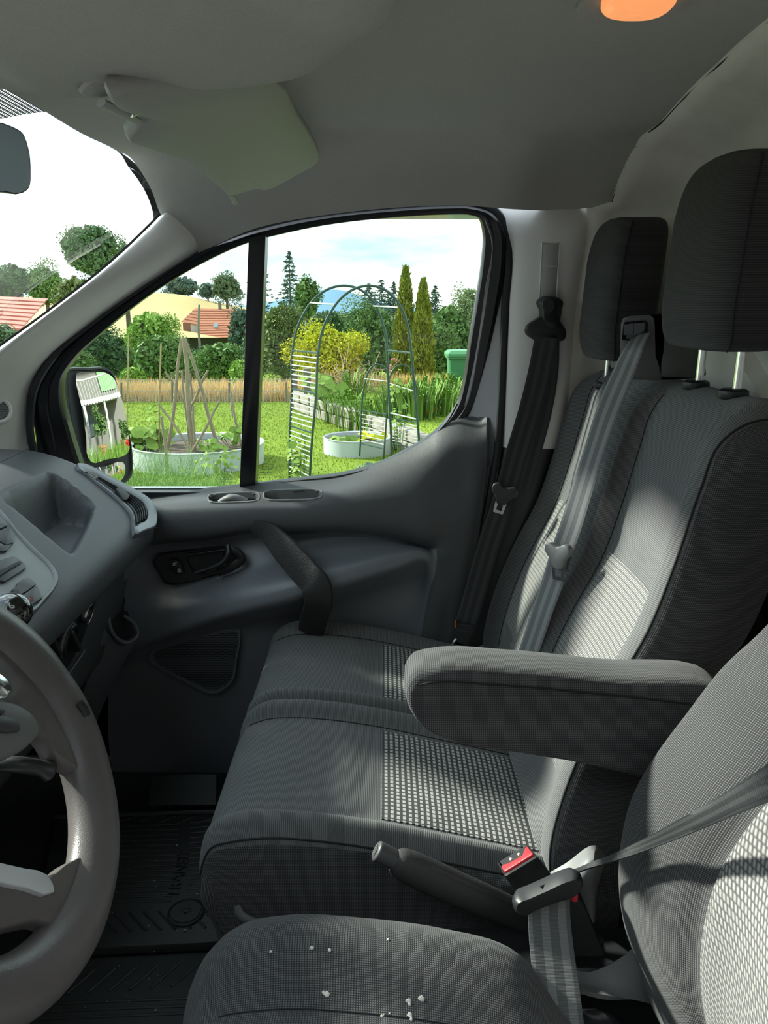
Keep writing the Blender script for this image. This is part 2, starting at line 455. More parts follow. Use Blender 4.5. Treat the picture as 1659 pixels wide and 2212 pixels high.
# ---- bulkhead hoop and wall behind the seats
edge = ceil_P[::-1, -1][::4]; edge = edge[edge[:, 2] > 1.345]
edge = np.concatenate([edge, [Y(1271, 452, 1.786), Y(1266, 495, 1.79), Y(1258, 560, 1.79), Y(1244, 650, 1.79), Y(1234, 760, 1.79), Y(1216, 965, 1.79), Y(1190, 1300, 1.79), Y(1180, 1500, 1.79)]])
n = len(edge); w = np.linspace(0, 1, n)
def inset(dx, dy, dz):
    q = edge.copy(); q[:, 0] += dx
    for i in range(n):
        nz_ = 1.0 if edge[i, 2] > 1.45 else max(0, (edge[i, 2]-1.25)/.2)
        ny_ = max(0, min(1, (edge[i, 1]-1.3)/.35))
        q[i, 1] -= dy*ny_; q[i, 2] -= dz*nz_
    return q
hoop = A([inset(-.035, -.05, -.03), inset(0.0, -.012, -.006), inset(0.004, -.004, -.004), inset(.012, .006, .004), inset(.05, .012, .012), inset(.09, .022, .022), inset(.125, .04, .036), inset(.14, .055, .05), inset(.15, .075, .065), inset(.165, .085, .075), inset(.19, .09, .08)])
put('trim_2', MB().shell(cr(hoop, 3), .006, flip=False), LINER_B, sharp=60, kind='structure')
q = inset(.19, .09, .08)
ys = q[:, 1]; top = q[:, 2]
wall = []
inner = q
for f in (0, .02, .06, .5, 1.0):   # from the hoop's inner rim towards the panel's centre, swelling forward a little
    c = A([.69, .75, .6]); r = inner*(1-f) + c*f; r[:, 0] = inner[:, 0]*(1-f) + .69*f - (.016 if 0.05 < f < .9 else 0.0)
    wall.append(r)
put('wall_back', MB().grid(loft(A(wall), 4, 1)), LINER_B, sharp=50, kind='structure')
put('wall_cargo', MB().box((.80, .9, .75), (.02, 1.9, 1.7)), PLASTIC_G, kind='structure')

# ---- floor, firewall, sill
put('floor', MB().box((-.25, .98, -.03), (2.1, 1.72, .05)), mat('floor_carpet', (.012, .012, .013), .95, bump=(300, .6)), kind='structure')
put('wall_front', MB().box((-1.13, 1.02, .37), (.04, 1.86, .90)), PLASTIC_D, kind='structure')
put('wall_side', MB().box((-.2, 1.93, .33), (1.9, .02, .80)), PAINT, kind='structure')
put('wall_quarter', MB().box((.62, 1.865, .75), (.62, .02, 1.75)), PAINT, kind='structure')
put('trim_3', MB().box((-.2, .13, -.03), (1.9, .12, .10), bev=.02), PLASTIC_D, kind='structure')

put('trim_6', MB().box((-.78, 1.885, .36), (.72, .03, .74)), PLASTIC_D, kind='structure')
put('trim_7', MB().box((-.2, 1.885, .04), (1.9, .03, .24)), PLASTIC_D, kind='structure')
# ---- A-pillar trim
e1 = [(372, 436, 1.78), (346, 466, 1.735), (300, 512, 1.73), (235, 572, 1.72), (130, 655, 1.70), (0, 750, 1.67), (-90, 815, 1.66), (-180, 880, 1.66)]
e2 = [(465, 520, 1.84), (430, 546, 1.815), (385, 573, 1.81), (320, 617, 1.82), (200, 702, 1.835), (108, 786, 1.85), (74, 850, 1.855), (66, 1010, 1.86)]
A1 = A([Y(*p) for p in e1]); A2 = A([Y(*p) for p in e2])
rws = []
for f, b in ((0.0, 0), (.12, .028), (.35, .042), (.65, .045), (.88, .030), (.97, .012), (1.0, -.02)):
    r = A1*(1-f) + A2*f; r[:, 1] -= b; rws.append(r)
pil = loft(A(rws), 4, 4)
pillar = put('trim_1', MB().shell(pil, .004, flip=True), TRIM, sharp=60, kind='structure')
# tweeter grille in the foot of the pillar
tw = empty('tweeter_speaker', Y(-4, 887, 1.74), 'small round speaker grille set in the foot of the pale pillar by the windscreen', 'speaker')
cc = Y(-4, 887, 1.755); ax = A([.42, -.85, .3]); ax /= np.linalg.norm(ax)
put('bezel', MB().lathe([(.030, -.02), (.030, .003), (.027, .006), (.025, .004)], cc, ax, 28), TRIM, tw)
g = MB().lathe([(.025, .0), (.022, .005), (.012, .007), (0, .0075)], cc, ax, 24)
put('grille', g, mat('speaker_cloth', (.20, .20, .20), .8, bump=(1500, 1)), tw)
gd = MB(); a_ = np.cross(ax, (0, 0, 1)); a_ /= np.linalg.norm(a_); b_ = np.cross(ax, a_)
for k in range(1, 6):
    for j in range(6*k):
        t = 2*math.pi*j/(6*k); rr = .0042*k
        gd.lathe([(.0011, .0068-.0002*k*k*.3), (.0011, .0076-.0002*k*k*.3)], cc + rr*(math.cos(t)*a_ + math.sin(t)*b_), ax, 6)
put('grille_hole', gd, PLASTIC_D, tw, kind='stuff')

# ---- windscreen with its dark band
hd = [hdr(y) for y in (0.1, .5, .9, 1.3, 1.6)]
top_l = A([h + A([-.02, 0, -.004]) for h in hd] + [Y(326, 408, 1.735), Y(340, 466, 1.755)])
bot_l = A([[-1.22, y, .83] for y in (0.1, .5, .9, 1.3, 1.55)] + [[-1.17, 1.70, .84], [-1.12, 1.78, .85]])
ws = A([top_l*(1-f) + bot_l*f + A([-.05, 0, .05])*math.sin(math.pi*f) for f in np.linspace(0, 1, 7)])
wsg = loft(ws, 3, 3)
win = put('window_1', MB().shell(wsg, .004), GLASS, sharp=0, kind='structure')
# black frit along the pillar and dotted shade band along the header
fr = MB(); edp = [(372, 436, 1.77), (346, 466, 1.73), (300, 512, 1.725), (235, 572, 1.715), (130, 655, 1.695), (0, 750, 1.665), (-90, 815, 1.655)]
fr.grid(A([cr(A([Y(u+du, v+dv, y+.008) for u, v, y in edp]), 5) for du, dv in ((3, 3), (-5, -3))]))
edu = A([Y(248, 322, 1.66), Y(268, 334, 1.69), Y(287, 349, 1.712), Y(312, 372, 1.727), Y(334, 412, 1.738), Y(345, 450, 1.746), Y(345, 470, 1.752)])
edw = np.array([0, .25, .7, 1, 1, 1, 1])[:len(edu), None]
fr.grid(A([cr(edu, 4), cr(edu + A([-.014, -.004, -.014])*edw, 4)]))
put('black_edge', fr, FRAME, win)
bandm = bpy.data.materials.new('dotted_shade_band'); bandm.use_nodes = True
t = bandm.node_tree; b = t.nodes['Principled BSDF']; b.inputs['Base Color'].default_value = (.035, .045, .10, 1); b.inputs['Roughness'].default_value = .5
uv = t.nodes.new('ShaderNodeUVMap'); sp = t.nodes.new('ShaderNodeSeparateXYZ'); t.links.new(uv.outputs[0], sp.inputs[0])
s1 = math_node(t, 'SINE', math_node(t, 'MULTIPLY', sp.outputs[0], 2*math.pi/.0052)); s2 = math_node(t, 'SINE', math_node(t, 'MULTIPLY', sp.outputs[1], 2*math.pi/.0052))
t.links.new(math_node(t, 'GREATER_THAN', math_node(t, 'MAXIMUM', s1, math_node(t, 'MULTIPLY', s2, .9)), 0.0), b.inputs['Alpha'])
gn = np.cross(A([0, 1, 0]), bot_l[2] - top_l[2] + A([-.10, 0, .10])); gn /= np.linalg.norm(gn)
def GP(u, v, off=0.0):
    r = ray(u, v); p0 = hdr(1.0) + A([-.012, 0, -.006]); return EYE + r*(np.dot(gn, p0 + gn*off - EYE)/np.dot(gn, r))
bt_ = A([GP(u, v) for u, v in ((-160, 48), (-80, 105), (0, 163), (60, 203), (112, 239))]); bb_ = A([GP(u, v) for u, v in ((-160, 285), (-80, 271), (0, 257), (60, 246), (112, 240))])
band = np.stack([bt_*(1-f) + bb_*f for f in np.linspace(0, 1, 4)])
bm_ = MB(); bm_.grid(band, uv=np.stack([band[..., 1], -band[..., 0]*1.3], -1)); put('shade_band', bm_, bandm, win)

# ================================================================ passenger door
door = empty('door_1', (.1, 1.86, .3), 'grey passenger door with fixed quarter pane, grab bar and dark moulded panel', None, None, 'structure')
inner_px = [(178, 1012), (152, 930), (134, 850), (137, 815), (160, 778), (230, 712), (330, 634), (440, 568), (538, 524), (620, 503), (700, 487), (850, 470), (960, 464), (1010, 464), (1034, 472), (1043, 500), (1041, 560), (1028, 650), (1013, 740), (1000, 830), (990, 868), (970, 902), (930, 942), (880, 973), (820, 1002), (740, 1025), (640, 1037), (540, 1049), (440, 1060), (340, 1071), (280, 1079), (205, 1088)]
outer_px = [(88, 1010), (80, 940), (76, 880), (84, 838), (110, 790), (200, 705), (320, 620), (430, 548), (520, 508), (610, 483), (700, 466), (850, 450), (960, 444), (1020, 446), (1062, 460), (1086, 490), (1092, 560), (1080, 650), (1062, 740), (1040, 830), (1022, 880), (998, 908), (945, 955), (890, 990), (830, 1015), (745, 1040), (640, 1055), (540, 1066), (440, 1078), (340, 1090), (280, 1098), (190, 1106)]
def frame_loops(inner, outer, m=160):
    i_ = smooth_closed(A([W(u, v) for u, v in inner]), 5); o_ = smooth_closed(A([W(u, v) for u, v in outer]), 5)
    return i_, o_
iL, oL = frame_loops(inner_px, outer_px)
inn = A([0, -1, -TUMBLE]) / math.hypot(1, TUMBLE)
L = [iL - inn*.02, iL + inn*.004, iL*.93 + oL*.07 + inn*.012, iL*.6 + oL*.4 + inn*.014, iL*.55 + oL*.45 + inn*.022, iL*.25 + oL*.75 + inn*.026, iL*.1 + oL*.9 + inn*.022, oL + inn*.01, oL - inn*.03]
put('window_frame', MB().rings(L, False, False), FRAME, door, sharp=35)
# bright rim of the pane's seal along the bottom curve
sl = cr(A([W(u, v, .020) for u, v in [(330, 1074), (440, 1062), (540, 1051), (640, 1039), (740, 1027), (820, 1005), (880, 977), (930, 946), (968, 908), (988, 872)]]), 5)
put('sill_seal', MB().tube(sl, .0022, 6), RUBBER, door)
# divider bar
dv = [(539, 512), (576, 505), (553, 1056), (519, 1060)]
dl = A([W(*p, .012) for p in dv]); dl = np.concatenate([resample(dl[[0, 1]], 2), resample(dl[[1, 2]], 12)[1:], resample(dl[[2, 3]], 2)[1:], resample(dl[[3, 0]], 12)[1:-1]])
put('window_divider', MB().prism(dl + A([0, .03, 0]), A([0, -.042, 0]), .005), FRAME, door)
# panes
def pane(name, px, off=-.002, label=None):
    o = A([W(u, v, off) for u, v in px])
    p = put(name, MB().prism(o, A([0, .004, 0])), PANE, door, sharp=30)
    if label: p['label'] = label
    return p
k = 9
q_px = [(178, 1012), (152, 930), (130, 850), (133, 812), (158, 774), (230, 708), (330, 630), (440, 563), (555, 515), (545, 525), (530, 1052), (440, 1064), (340, 1075), (280, 1083), (205, 1092)]
d_px = [(556, 518), (620, 499), (700, 483), (850, 466), (960, 460), (1012, 460), (1038, 470), (1047, 500), (1045, 560), (1032, 650), (1017, 740), (1004, 830), (994, 870), (973, 905), (933, 946), (880, 978), (820, 1007), (740, 1030), (640, 1042), (538, 1054)]
pq = pane('quarter_pane', q_px, label='front quarter pane with an etched maker stamp')
pd = pane('door_pane', d_px, label='large side pane with an etched maker stamp')
# silver strip between frame and seal, then the weather seal
st1 = [(1070, 466), (1098, 520), (1098, 600), (1088, 760), (1078, 905), (1066, 1000), (1050, 1100)]; st2 = [(1045, 475), (1060, 520), (1048, 620), (1025, 780), (1000, 900), (985, 1000), (970, 1100)]
put('painted_edge', MB().shell(loft(A([[W(*p, .012) for p in st2], [Y(*p, 1.815) for p in st1]]), 3, 5), .004), PAINT, door)
seal_px = [(80, 1005), (66, 940), (66, 885), (74, 838), (105, 782), (200, 697), (320, 612), (430, 543), (520, 501), (610, 476), (700, 459), (850, 443), (1000, 438), (1060, 450), (1092, 490), (1099, 545), (1093, 650), (1087, 800), (1082, 900), (1072, 1000), (1056, 1090), (1036, 1180), (1012, 1290), (992, 1390), (985, 1450)]
sy = [1.83]*3 + [1.82]*3 + [1.81]*4 + [1.80]*5 + [1.795]*10
sp_ = cr(A([Y(u, v, y) for (u, v), y in zip(seal_px, sy)]), 5)
put('weather_seal', MB().tube(sp_, .010, 8, flat=(1.0, .8)), SEAL, door)
put('weather_seal', MB().tube(cr(A([Y(u-14, v+4, 1.80) for (u, v) in seal_px[19:]]), 5), .007, 8), SEAL, door)

# moulded panel
def oval_px(x0, x1, y0, y1, slope, n=40, e=.5):
    o = []
    for t in np.linspace(0, 2*math.pi, n, endpoint=False):
        cx, cy = (x0+x1)/2, (y0+y1)/2
        dx = (x1-x0)/2*np.sign(math.cos(t))*abs(math.cos(t))**e; dy = (y1-y0)/2*np.sign(math.sin(t))*abs(math.sin(t))**(e*1.2)
        o.append((cx+dx, cy+dy+slope*dx))
    return o
ST_LOOP = oval_px(448, 562, 1065, 1089, -.04); PP_LOOP = oval_px(567, 697, 1058, 1084, -.03)
ST_HOLE = oval_px(453, 557, 1067.5, 1086.5, -.04); PP_HOLE = oval_px(572, 692, 1060.5, 1081.5, -.03)
PR = [
 [(235, 1086, 1.885), (340, 1071, 1.885), (450, 1058, 1.885), (545, 1047, 1.885), (640, 1037, 1.885), (740, 1026, 1.883), (850, 990, 1.87), (930, 945, 1.86), (952, 928, 1.857), (992, 905, 1.85), (1040, 901, 1.835), (1054, 903, 1.82)],
 [(235, 1092, 1.865), (340, 1078, 1.865), (450, 1067, 1.865), (545, 1058, 1.865), (640, 1049, 1.865), (740, 1040, 1.86), (850, 1012, 1.845), (930, 985, 1.825), (952, 975, 1.82), (992, 958, 1.815), (1040, 948, 1.805), (1053, 948, 1.80)],
 [(235, 1110, 1.805), (340, 1097, 1.805), (450, 1091, 1.805), (545, 1088, 1.805), (640, 1086, 1.805), (740, 1077, 1.80), (850, 1062, 1.80), (930, 1052, 1.795), (952, 1050, 1.795), (992, 1048, 1.795), (1036, 1048, 1.79), (1047, 1050, 1.795)],
 [(235, 1120, 1.79), (340, 1106, 1.79), (450, 1101, 1.79), (545, 1099, 1.79), (640, 1098, 1.79), (740, 1090, 1.79), (850, 1078, 1.79), (930, 1070, 1.788), (952, 1069, 1.788), (992, 1067, 1.787), (1032, 1067, 1.785), (1044, 1069, 1.79)],
 [(235, 1172, 1.782), (340, 1162, 1.782), (450, 1155, 1.782), (545, 1140, 1.782), (640, 1142, 1.782), (740, 1140, 1.782), (850, 1150, 1.782), (930, 1172, 1.782), (952, 1176, 1.782), (985, 1180, 1.782), (1016, 1180, 1.782), (1028, 1182, 1.787)],
 [(235, 1184, 1.80), (340, 1172, 1.80), (450, 1163, 1.80), (545, 1148, 1.80), (640, 1150, 1.80), (740, 1148, 1.80), (850, 1160, 1.80), (928, 1182, 1.80), (948, 1184, 1.783), (983, 1190, 1.782), (1014, 1190, 1.782), (1026, 1192, 1.787)],
 [(235, 1200, 1.83), (340, 1186, 1.83), (450, 1176, 1.83), (545, 1160, 1.83), (640, 1162, 1.83), (740, 1158, 1.828), (850, 1168, 1.82), (926, 1187, 1.81), (947, 1192, 1.783), (982, 1198, 1.782), (1012, 1198, 1.782), (1024, 1200, 1.787)],
 [(235, 1275, 1.825), (340, 1260, 1.82), (450, 1240, 1.815), (545, 1212, 1.81), (640, 1205, 1.805), (740, 1193, 1.80), (850, 1181, 1.80), (924, 1191, 1.79), (946, 1205, 1.783), (980, 1215, 1.782), (1009, 1215, 1.782), (1021, 1217, 1.787)],
 [(235, 1395, 1.79), (340, 1356, 1.765), (450, 1318, 1.745), (545, 1292, 1.73), (640, 1266, 1.715), (740, 1240, 1.725), (850, 1210, 1.75), (922, 1197, 1.775), (944, 1220, 1.783), (978, 1235, 1.782), (1005, 1235, 1.782), (1017, 1237, 1.787)],
 [(235, 1412, 1.787), (340, 1374, 1.76), (450, 1335, 1.74), (545, 1308, 1.724), (640, 1284, 1.710), (740, 1257, 1.720), (850, 1224, 1.745), (921, 1206, 1.772), (943, 1232, 1.783), (976, 1250, 1.782), (1002, 1250, 1.782), (1014, 1252, 1.787)],
 [(235, 1430, 1.80), (340, 1392, 1.785), (450, 1354, 1.77), (545, 1328, 1.76), (640, 1306, 1.75), (740, 1276, 1.755), (850, 1240, 1.77), (920, 1220, 1.785), (940, 1247, 1.783), (973, 1265, 1.782), (998, 1265, 1.782), (1010, 1267, 1.787)],
 [(235, 1450, 1.815), (340, 1412, 1.805), (450, 1376, 1.80), (545, 1350, 1.80), (640, 1330, 1.80), (740, 1300, 1.80), (850, 1262, 1.805), (917, 1245, 1.805), (935, 1262, 1.784), (970, 1290, 1.782), (993, 1290, 1.782), (1004, 1292, 1.787)],
 [(235, 1500, 1.81), (340, 1460, 1.805), (450, 1430, 1.805), (545, 1420, 1.805), (640, 1400, 1.805), (740, 1380, 1.805), (850, 1330, 1.805), (903, 1318, 1.803), (920, 1330, 1.784), (960, 1370, 1.782), (978, 1370, 1.782), (988, 1372, 1.787)],
 [(235, 1590, 1.80), (340, 1560, 1.80), (450, 1545, 1.80), (545, 1530, 1.80), (640, 1510, 1.80), (740, 1500, 1.80), (840, 1480, 1.80), (885, 1470, 1.80), (900, 1470, 1.784), (935, 1480, 1.782), (955, 1480, 1.782), (962, 1482, 1.787)],
 [(250, 1720, 1.78), (345, 1715, 1.78), (450, 1700, 1.78), (540, 1690, 1.78), (630, 1680, 1.78), (730, 1670, 1.78), (810, 1660, 1.78), (850, 1655, 1.78), (865, 1655, 1.78), (900, 1655, 1.78), (920, 1655, 1.782), (930, 1655, 1.787)],
]
panel_ctl = A([[Y(*p) for p in r] for r in PR])
KP, KQ = 8, 12
panel = loft(panel_ctl, KP, KQ)
panel = np.concatenate([panel, panel[:, -1:] + A([.002, .035, 0])], 1)
# the upper belt is grained dark plastic, the recess a smoother blue-grey insert
j_out = 8*KQ
put('door_panel', MB().shell(panel[:5*KP+2], .003, flip=True, drop=cells_in(panel[:5*KP+2], [ST_HOLE, PP_HOLE])), PLASTIC, door, sharp=50)
put('door_panel', MB().shell(panel[5*KP+1:, j_out-1:], .003, flip=True), PLASTIC, door, sharp=50)
put('panel_insert', MB().shell(panel[5*KP+1:, :j_out], .003, flip=True), PLASTIC_B, door, sharp=50)
put('door_skin', MB().grid(A([[W(u, v, -.02) for u in (150, 500, 800, 1060)] for v in (1075, 1300, 1750)])), PAINT, door)
# locking-out points on the panel: nearest surface point to a sight line
pf = panel.reshape(-1, 3); pnm = gnormals(panel)
pn_ = pnm.reshape(-1, 3); pn_ = np.where((pn_[:, 1:2] > 0), -pn_, pn_)
_rr = pf - EYE; _px = np.c_[829.5 + FPX*_rr[:, 0]/(_rr[:, 1]*_c - _rr[:, 2]*_s), 1106 - FPX*(_rr[:, 1]*_s + _rr[:, 2]*_c)/(_rr[:, 1]*_c - _rr[:, 2]*_s)]
def on_door(u, v, off=0.0):
    d = ((_px - A([u, v]))**2).sum(1); k = np.argsort(d)[:4]; wt = 1/(d[k]+1)
    y = (pf[k, 1]*wt).sum()/wt.sum()
    p = Y(u, v, y); return p - A([0, off, 0])

# ---- ledge: window switch and pull pocket
def ledge(u, v):
    """point on the sloping top of the door belt"""
    d = ((_px - A([u, v]))**2).sum(1); d = np.where(pf[:, 2] > .69, d, 1e9); k = np.argsort(d)[:4]; w_ = 1/(d[k]+1); return Y(u, v, (pf[k, 1]*w_).sum()/w_.sum())
def oval_tray(name, loop_px, depth, m_rim):
    lo = A([ledge(u, v) for u, v in loop_px]); c = lo.mean(0); up = A([0, -.30, .95])
    ins = lambda fx, fy: c + (lo-c)*A([fx, fy, fy])
    L = [lo - up*.004, lo + up*.002, ins(.985, .93) + up*.0045, ins(.95, .80) + up*.0045, ins(.93, .72) + up*.001, ins(.91, .68) - up*depth, ins(.85, .55) - up*(depth+.003)]
    return put(name, MB().rings(L, False, True), m_rim, door, sharp=45)
oval_tray('switch_tray', ST_LOOP, .012, PLASTIC_G); oval_tray('pull_pocket', PP_LOOP, .024, PLASTIC_G)
def floor_of(name, loop_px, depth):
    lo = A([ledge(u, v) for u, v in loop_px]); c = lo.mean(0); up = A([0, -.30, .95]); q = c + (lo-c)*A([.92, .70, .70]) - up*(depth-.001)
    put(name, MB().rings([q, q - up*.001]), RUBBER, door)
floor_of('tray_floor', ST_LOOP, .012); floor_of('pocket_floor', PP_LOOP, .024)
put('trim_outline', MB().tube([ledge(u, v) + A([0, 0, .0005]) for u, v in oval_px(384, 446, 1074, 1088, -.06, 24, 1.0)[5:20]], .0007, 5), RUBBER, door)
sw = cr(A([ledge(474, 1080) + A([0, 0, -.008]), ledge(486, 1078) + A([0, 0, -.001]), ledge(500, 1077) + A([0, 0, .003]), ledge(514, 1077) + A([0, 0, .001]), ledge(532, 1077) + A([0, 0, -.008])]), 5)
put('window_switch', MB().tube(sw, .011, 14, flat=(.7, 1.0)), PLASTIC_G, door)
# ---- inner release handle
hb = [(331, 1206), (337, 1199), (360, 1194), (430, 1186), (490, 1180), (505, 1181), (519, 1190), (527, 1206), (522, 1216), (500, 1229), (450, 1245), (405, 1256), (368, 1260), (356, 1256), (345, 1238)]
def loop_on_door(px, off, k=4): return A([on_door(u, v, off) for u, v in cr(A(px, float), k, True)])
yb = 1.812
lo = smooth_closed(A([Y(u, v, 1.824 - .0001*(v-1180)*1.3) for u, v in hb]), 4); c = lo.mean(0)
tilt = lambda f, d: c + (lo-c)*f + A([0, -d, 0])
put('handle_bezel', MB().rings([tilt(1.0, -.008), tilt(1.0, .010), tilt(.985, .014), tilt(.95, .014), tilt(.92, .009), tilt(.6, .009)], False, True), PLASTIC_D, door)
cup = [(402, 1200), (425, 1195), (470, 1188), (487, 1187), (483, 1200), (487, 1216), (470, 1230), (440, 1240), (424, 1238), (408, 1222)]
lo = smooth_closed(A([Y(u, v, 1.800) for u, v in cup]), 3); c = lo.mean(0)
put('handle_cup', MB().rings([tilt(1.0, -.003), tilt(1.0, .003), tilt(.95, .004), tilt(.9, -.004), tilt(.5, -.006)], False, True), RUBBER, door)
hp = cr(A([Y(493, 1180, 1.788), Y(494, 1192, 1.778), Y(484, 1212, 1.772), Y(455, 1227, 1.776), Y(424, 1237, 1.786)]), 5)
hh = put('release_lever', MB().tube(hp, np.linspace(.0095, .007, len(hp)), 10, flat=(1.0, .8)), PLASTIC_D, door)
hp = cr(A([Y(490, 1184, 1.786), Y(510, 1192, 1.785), Y(521, 1206, 1.788), Y(500, 1224, 1.785), Y(470, 1236, 1.787)]), 5)
put('lever_pad', MB().tube(hp, .010, 10, flat=(1.2, .6)), PLASTIC_D, hh)
# ---- lock switch with its two pictograms
ls = smooth_closed(A([Y(u, v, 1.806) for u, v in [(364, 1211), (378, 1207), (384, 1208), (398, 1231), (399, 1236), (384, 1240), (378, 1239), (366, 1217)]]), 3)
sw_ = put('lock_switch', MB().prism(ls, A([0, -.008, 0]), .003), RUBBER, door)
def line_seg(mb, p, q, r=.0007): mb.tube([p, (A(p)+A(q))/2, q], r, 5)
WHITE = mat('white_print', (.75, .75, .75), .6)
def padlock(cu, cv, yy, s, open_):
    mb = MB(); ex = A([1, 0, 0]); ez = A([0, 0, 1]); c = Y(cu, cv, yy); sc = s*yy/FPX
    rect = [c + ex*a*sc + ez*b*sc for a, b in ((-3.2, -4), (3.2, -4), (3.2, 1), (-3.2, 1))]
    for a, b in zip(rect, rect[1:]+rect[:1]): line_seg(mb, a, b)
    dx = 3.0 if open_ else 0
    sh = [c + ex*sc*(dx + 2.2*math.cos(t)) + ez*sc*(1 + (2 if not open_ else 1.2) + 2.4*math.sin(t)) for t in np.linspace(0, math.pi, 8)]
    sh = [sh[0]*1 + ez*(-2*sc)] * (0 if open_ else 1) + sh + [sh[-1] - ez*2*sc]
    mb.tube(sh, .0006, 5); line_seg(mb, c + ez*sc*-0.5, c + ez*sc*-2.5)
    return mb
put('unlock_pictogram', padlock(377, 1218, 1.7955, 1.0, True), WHITE, sw_, kind='stuff')
put('lock_pictogram', padlock(387, 1232, 1.7955, 1.0, False), WHITE, sw_, kind='stuff')
# ---- grab bar
gb = [(550, 1134, 1.788), (575, 1146, 1.778), (618, 1190, 1.745), (660, 1236, 1.712), (684, 1266, 1.692), (688, 1296, 1.690), (680, 1330, 1.71), (672, 1360, 1.73)]
gp = cr(A([Y(*p) for p in gb]), 6)
gw = cr(A([[.016], [.024], [.034], [.036], [.0355], [.034], [.033], [.032]]), 6)[:, 0]
MBg = MB(); T = np.gradient(gp, axis=0); T /= np.linalg.norm(T, axis=1, keepdims=True)
L = []
for p, t_, w_ in zip(gp, T, gw):
    a = np.cross(t_, A([0, 1, 0])); a /= np.linalg.norm(a); b = np.cross(a, t_)
    L.append([p + a*w_*ca + b*.012*cb for ca, cb in ((-1, -.3), (-.92, .5), (-.75, .85), (0, 1.0), (.75, .85), (.92, .5), (1, -.3), (.9, -1), (0, -1.2), (-.9, -1))])
put('grab_bar', MBg.rings(L), mat('grab_bar_grain', (.022, .022, .023), .6, bump=(260, .8)), door, sharp=45)
# ---- door speaker: rim, backing and perforated mesh
spx = [(511, 1358), (519, 1361), (521, 1370), (514, 1420), (506, 1466), (495, 1480), (468, 1495), (452, 1495), (400, 1470), (338, 1438), (322, 1424), (326, 1408), (345, 1397), (430, 1372)]
lo = smooth_closed(A([Y(u, v, 1.792 + .00006*(521-u)) for u, v in spx]), 4); c = lo.mean(0)
put('speaker_rim', MB().rings([tilt(1.0, -.012), tilt(1.0, .006), tilt(.985, .010), tilt(.955, .010), tilt(.94, .005), tilt(.5, .005)], False, True), PLASTIC_B, door)
def in_poly(u, v, poly):
    ins = False; n_ = len(poly)
    for i in range(n_):
        (x1, y1), (x2, y2) = poly[i], poly[(i+1) % n_]
        if (y1 > v) != (y2 > v) and u < (x2-x1)*(v-y1)/(y2-y1)+x1: ins = not ins
    return ins
cp = A(spx, float).mean(0); poly = [tuple(cp + (A(p)-cp)*.93) for p in spx]
hm = MB()
for r_ in range(0, 40):
    for q_ in range(0, 62):
        u = 318 + q_*3.4 + (r_ % 2)*1.7; v = 1350 + r_*3.8
        if in_poly(u, v, poly):
            o = Y(u, v, 1.785 + .00006*(521-u)); s = .00155
            hm.add([o + A([s*a, 0, s*b*1.0]) for a, b in ((-1, .5), (0, 1), (1, .5), (1, -.5), (0, -1), (-1, -.5))], [tuple(range(6))])
put('speaker_holes', hm, mat('speaker_hole', (.002, .002, .003), .9), door, kind='stuff')
# ---- etched stamps on the panes
def stamp(cu, cv, par, yo):
    mb = MB(); mk = lambda u, v: W(u, v, yo)
    el = [mk(cu+17*math.cos(t), cv-10+6.5*math.sin(t)) for t in np.linspace(0, 2*math.pi, 24, endpoint=False)]
    mb.tube(el, .0005, 4, closed=True)
    el = [mk(cu+15*math.cos(t), cv-10+5*math.sin(t)) for t in np.linspace(0, 2*math.pi, 24, endpoint=False)]
    mb.tube(el, .0003, 4, closed=True)
    for txt, yy, h in (('Ford', -7.5, 7.5),): text_mesh(mb, txt, mk(cu-9, cv+yy+.5), mk(cu+9, cv+yy+.5), h)
    for yy, ex in ((3, 14), (8, 18), (13, 16)):      # the small print, too fine to read
        x_ = -ex
        while x_ < ex:
            w_ = RNG.uniform(2, 4); mb.tube([mk(cu+x_, cv+yy), mk(cu+min(ex, x_+w_), cv+yy)], .0007, 4); x_ += w_ + 1.3
    put('glass_stamp', mb, mat('etched_print', (.16, .17, .15), .8), par, kind='stuff')
def text_mesh(mb, txt, p0, p1, hpx=None, thick=0.0, up=None):
    """flat lettering between p0 and p1"""
    cu_ = bpy.data.curves.new('t', 'FONT'); cu_.body = txt; cu_.size = 1; cu_.extrude = thick
    ob = bpy.data.objects.new('t', cu_); SC.collection.objects.link(ob)
    dg = bpy.context.evaluated_depsgraph_get(); me = ob.evaluated_get(dg).to_mesh()
    v = A([x.co[:] for x in me.vertices]); f = [tuple(p.vertices) for p in me.polygons]
    ob.to_mesh_clear(); bpy.data.objects.remove(ob); bpy.data.curves.remove(cu_)
    wd = v[:, 0].max() - v[:, 0].min(); p0 = A(p0); p1 = A(p1); ex = (p1-p0)/wd; s = np.linalg.norm(ex)
    if up is None: up = A([0, -TUMBLE, 1]); 
    ey = A(up, float); ey = ey/np.linalg.norm(ey)*s
    if hpx and np.linalg.norm(p0) > 0: pass
    nrm = np.cross(ex, ey)/s
    mb.add(p0 + (v[:, :1]-v[:, 0].min())*ex + v[:, 1:2]*ey + v[:, 2:3]*nrm, f)
stamp(575, 1018, pd, .006)
stamp(493, 1028, pq, .006)

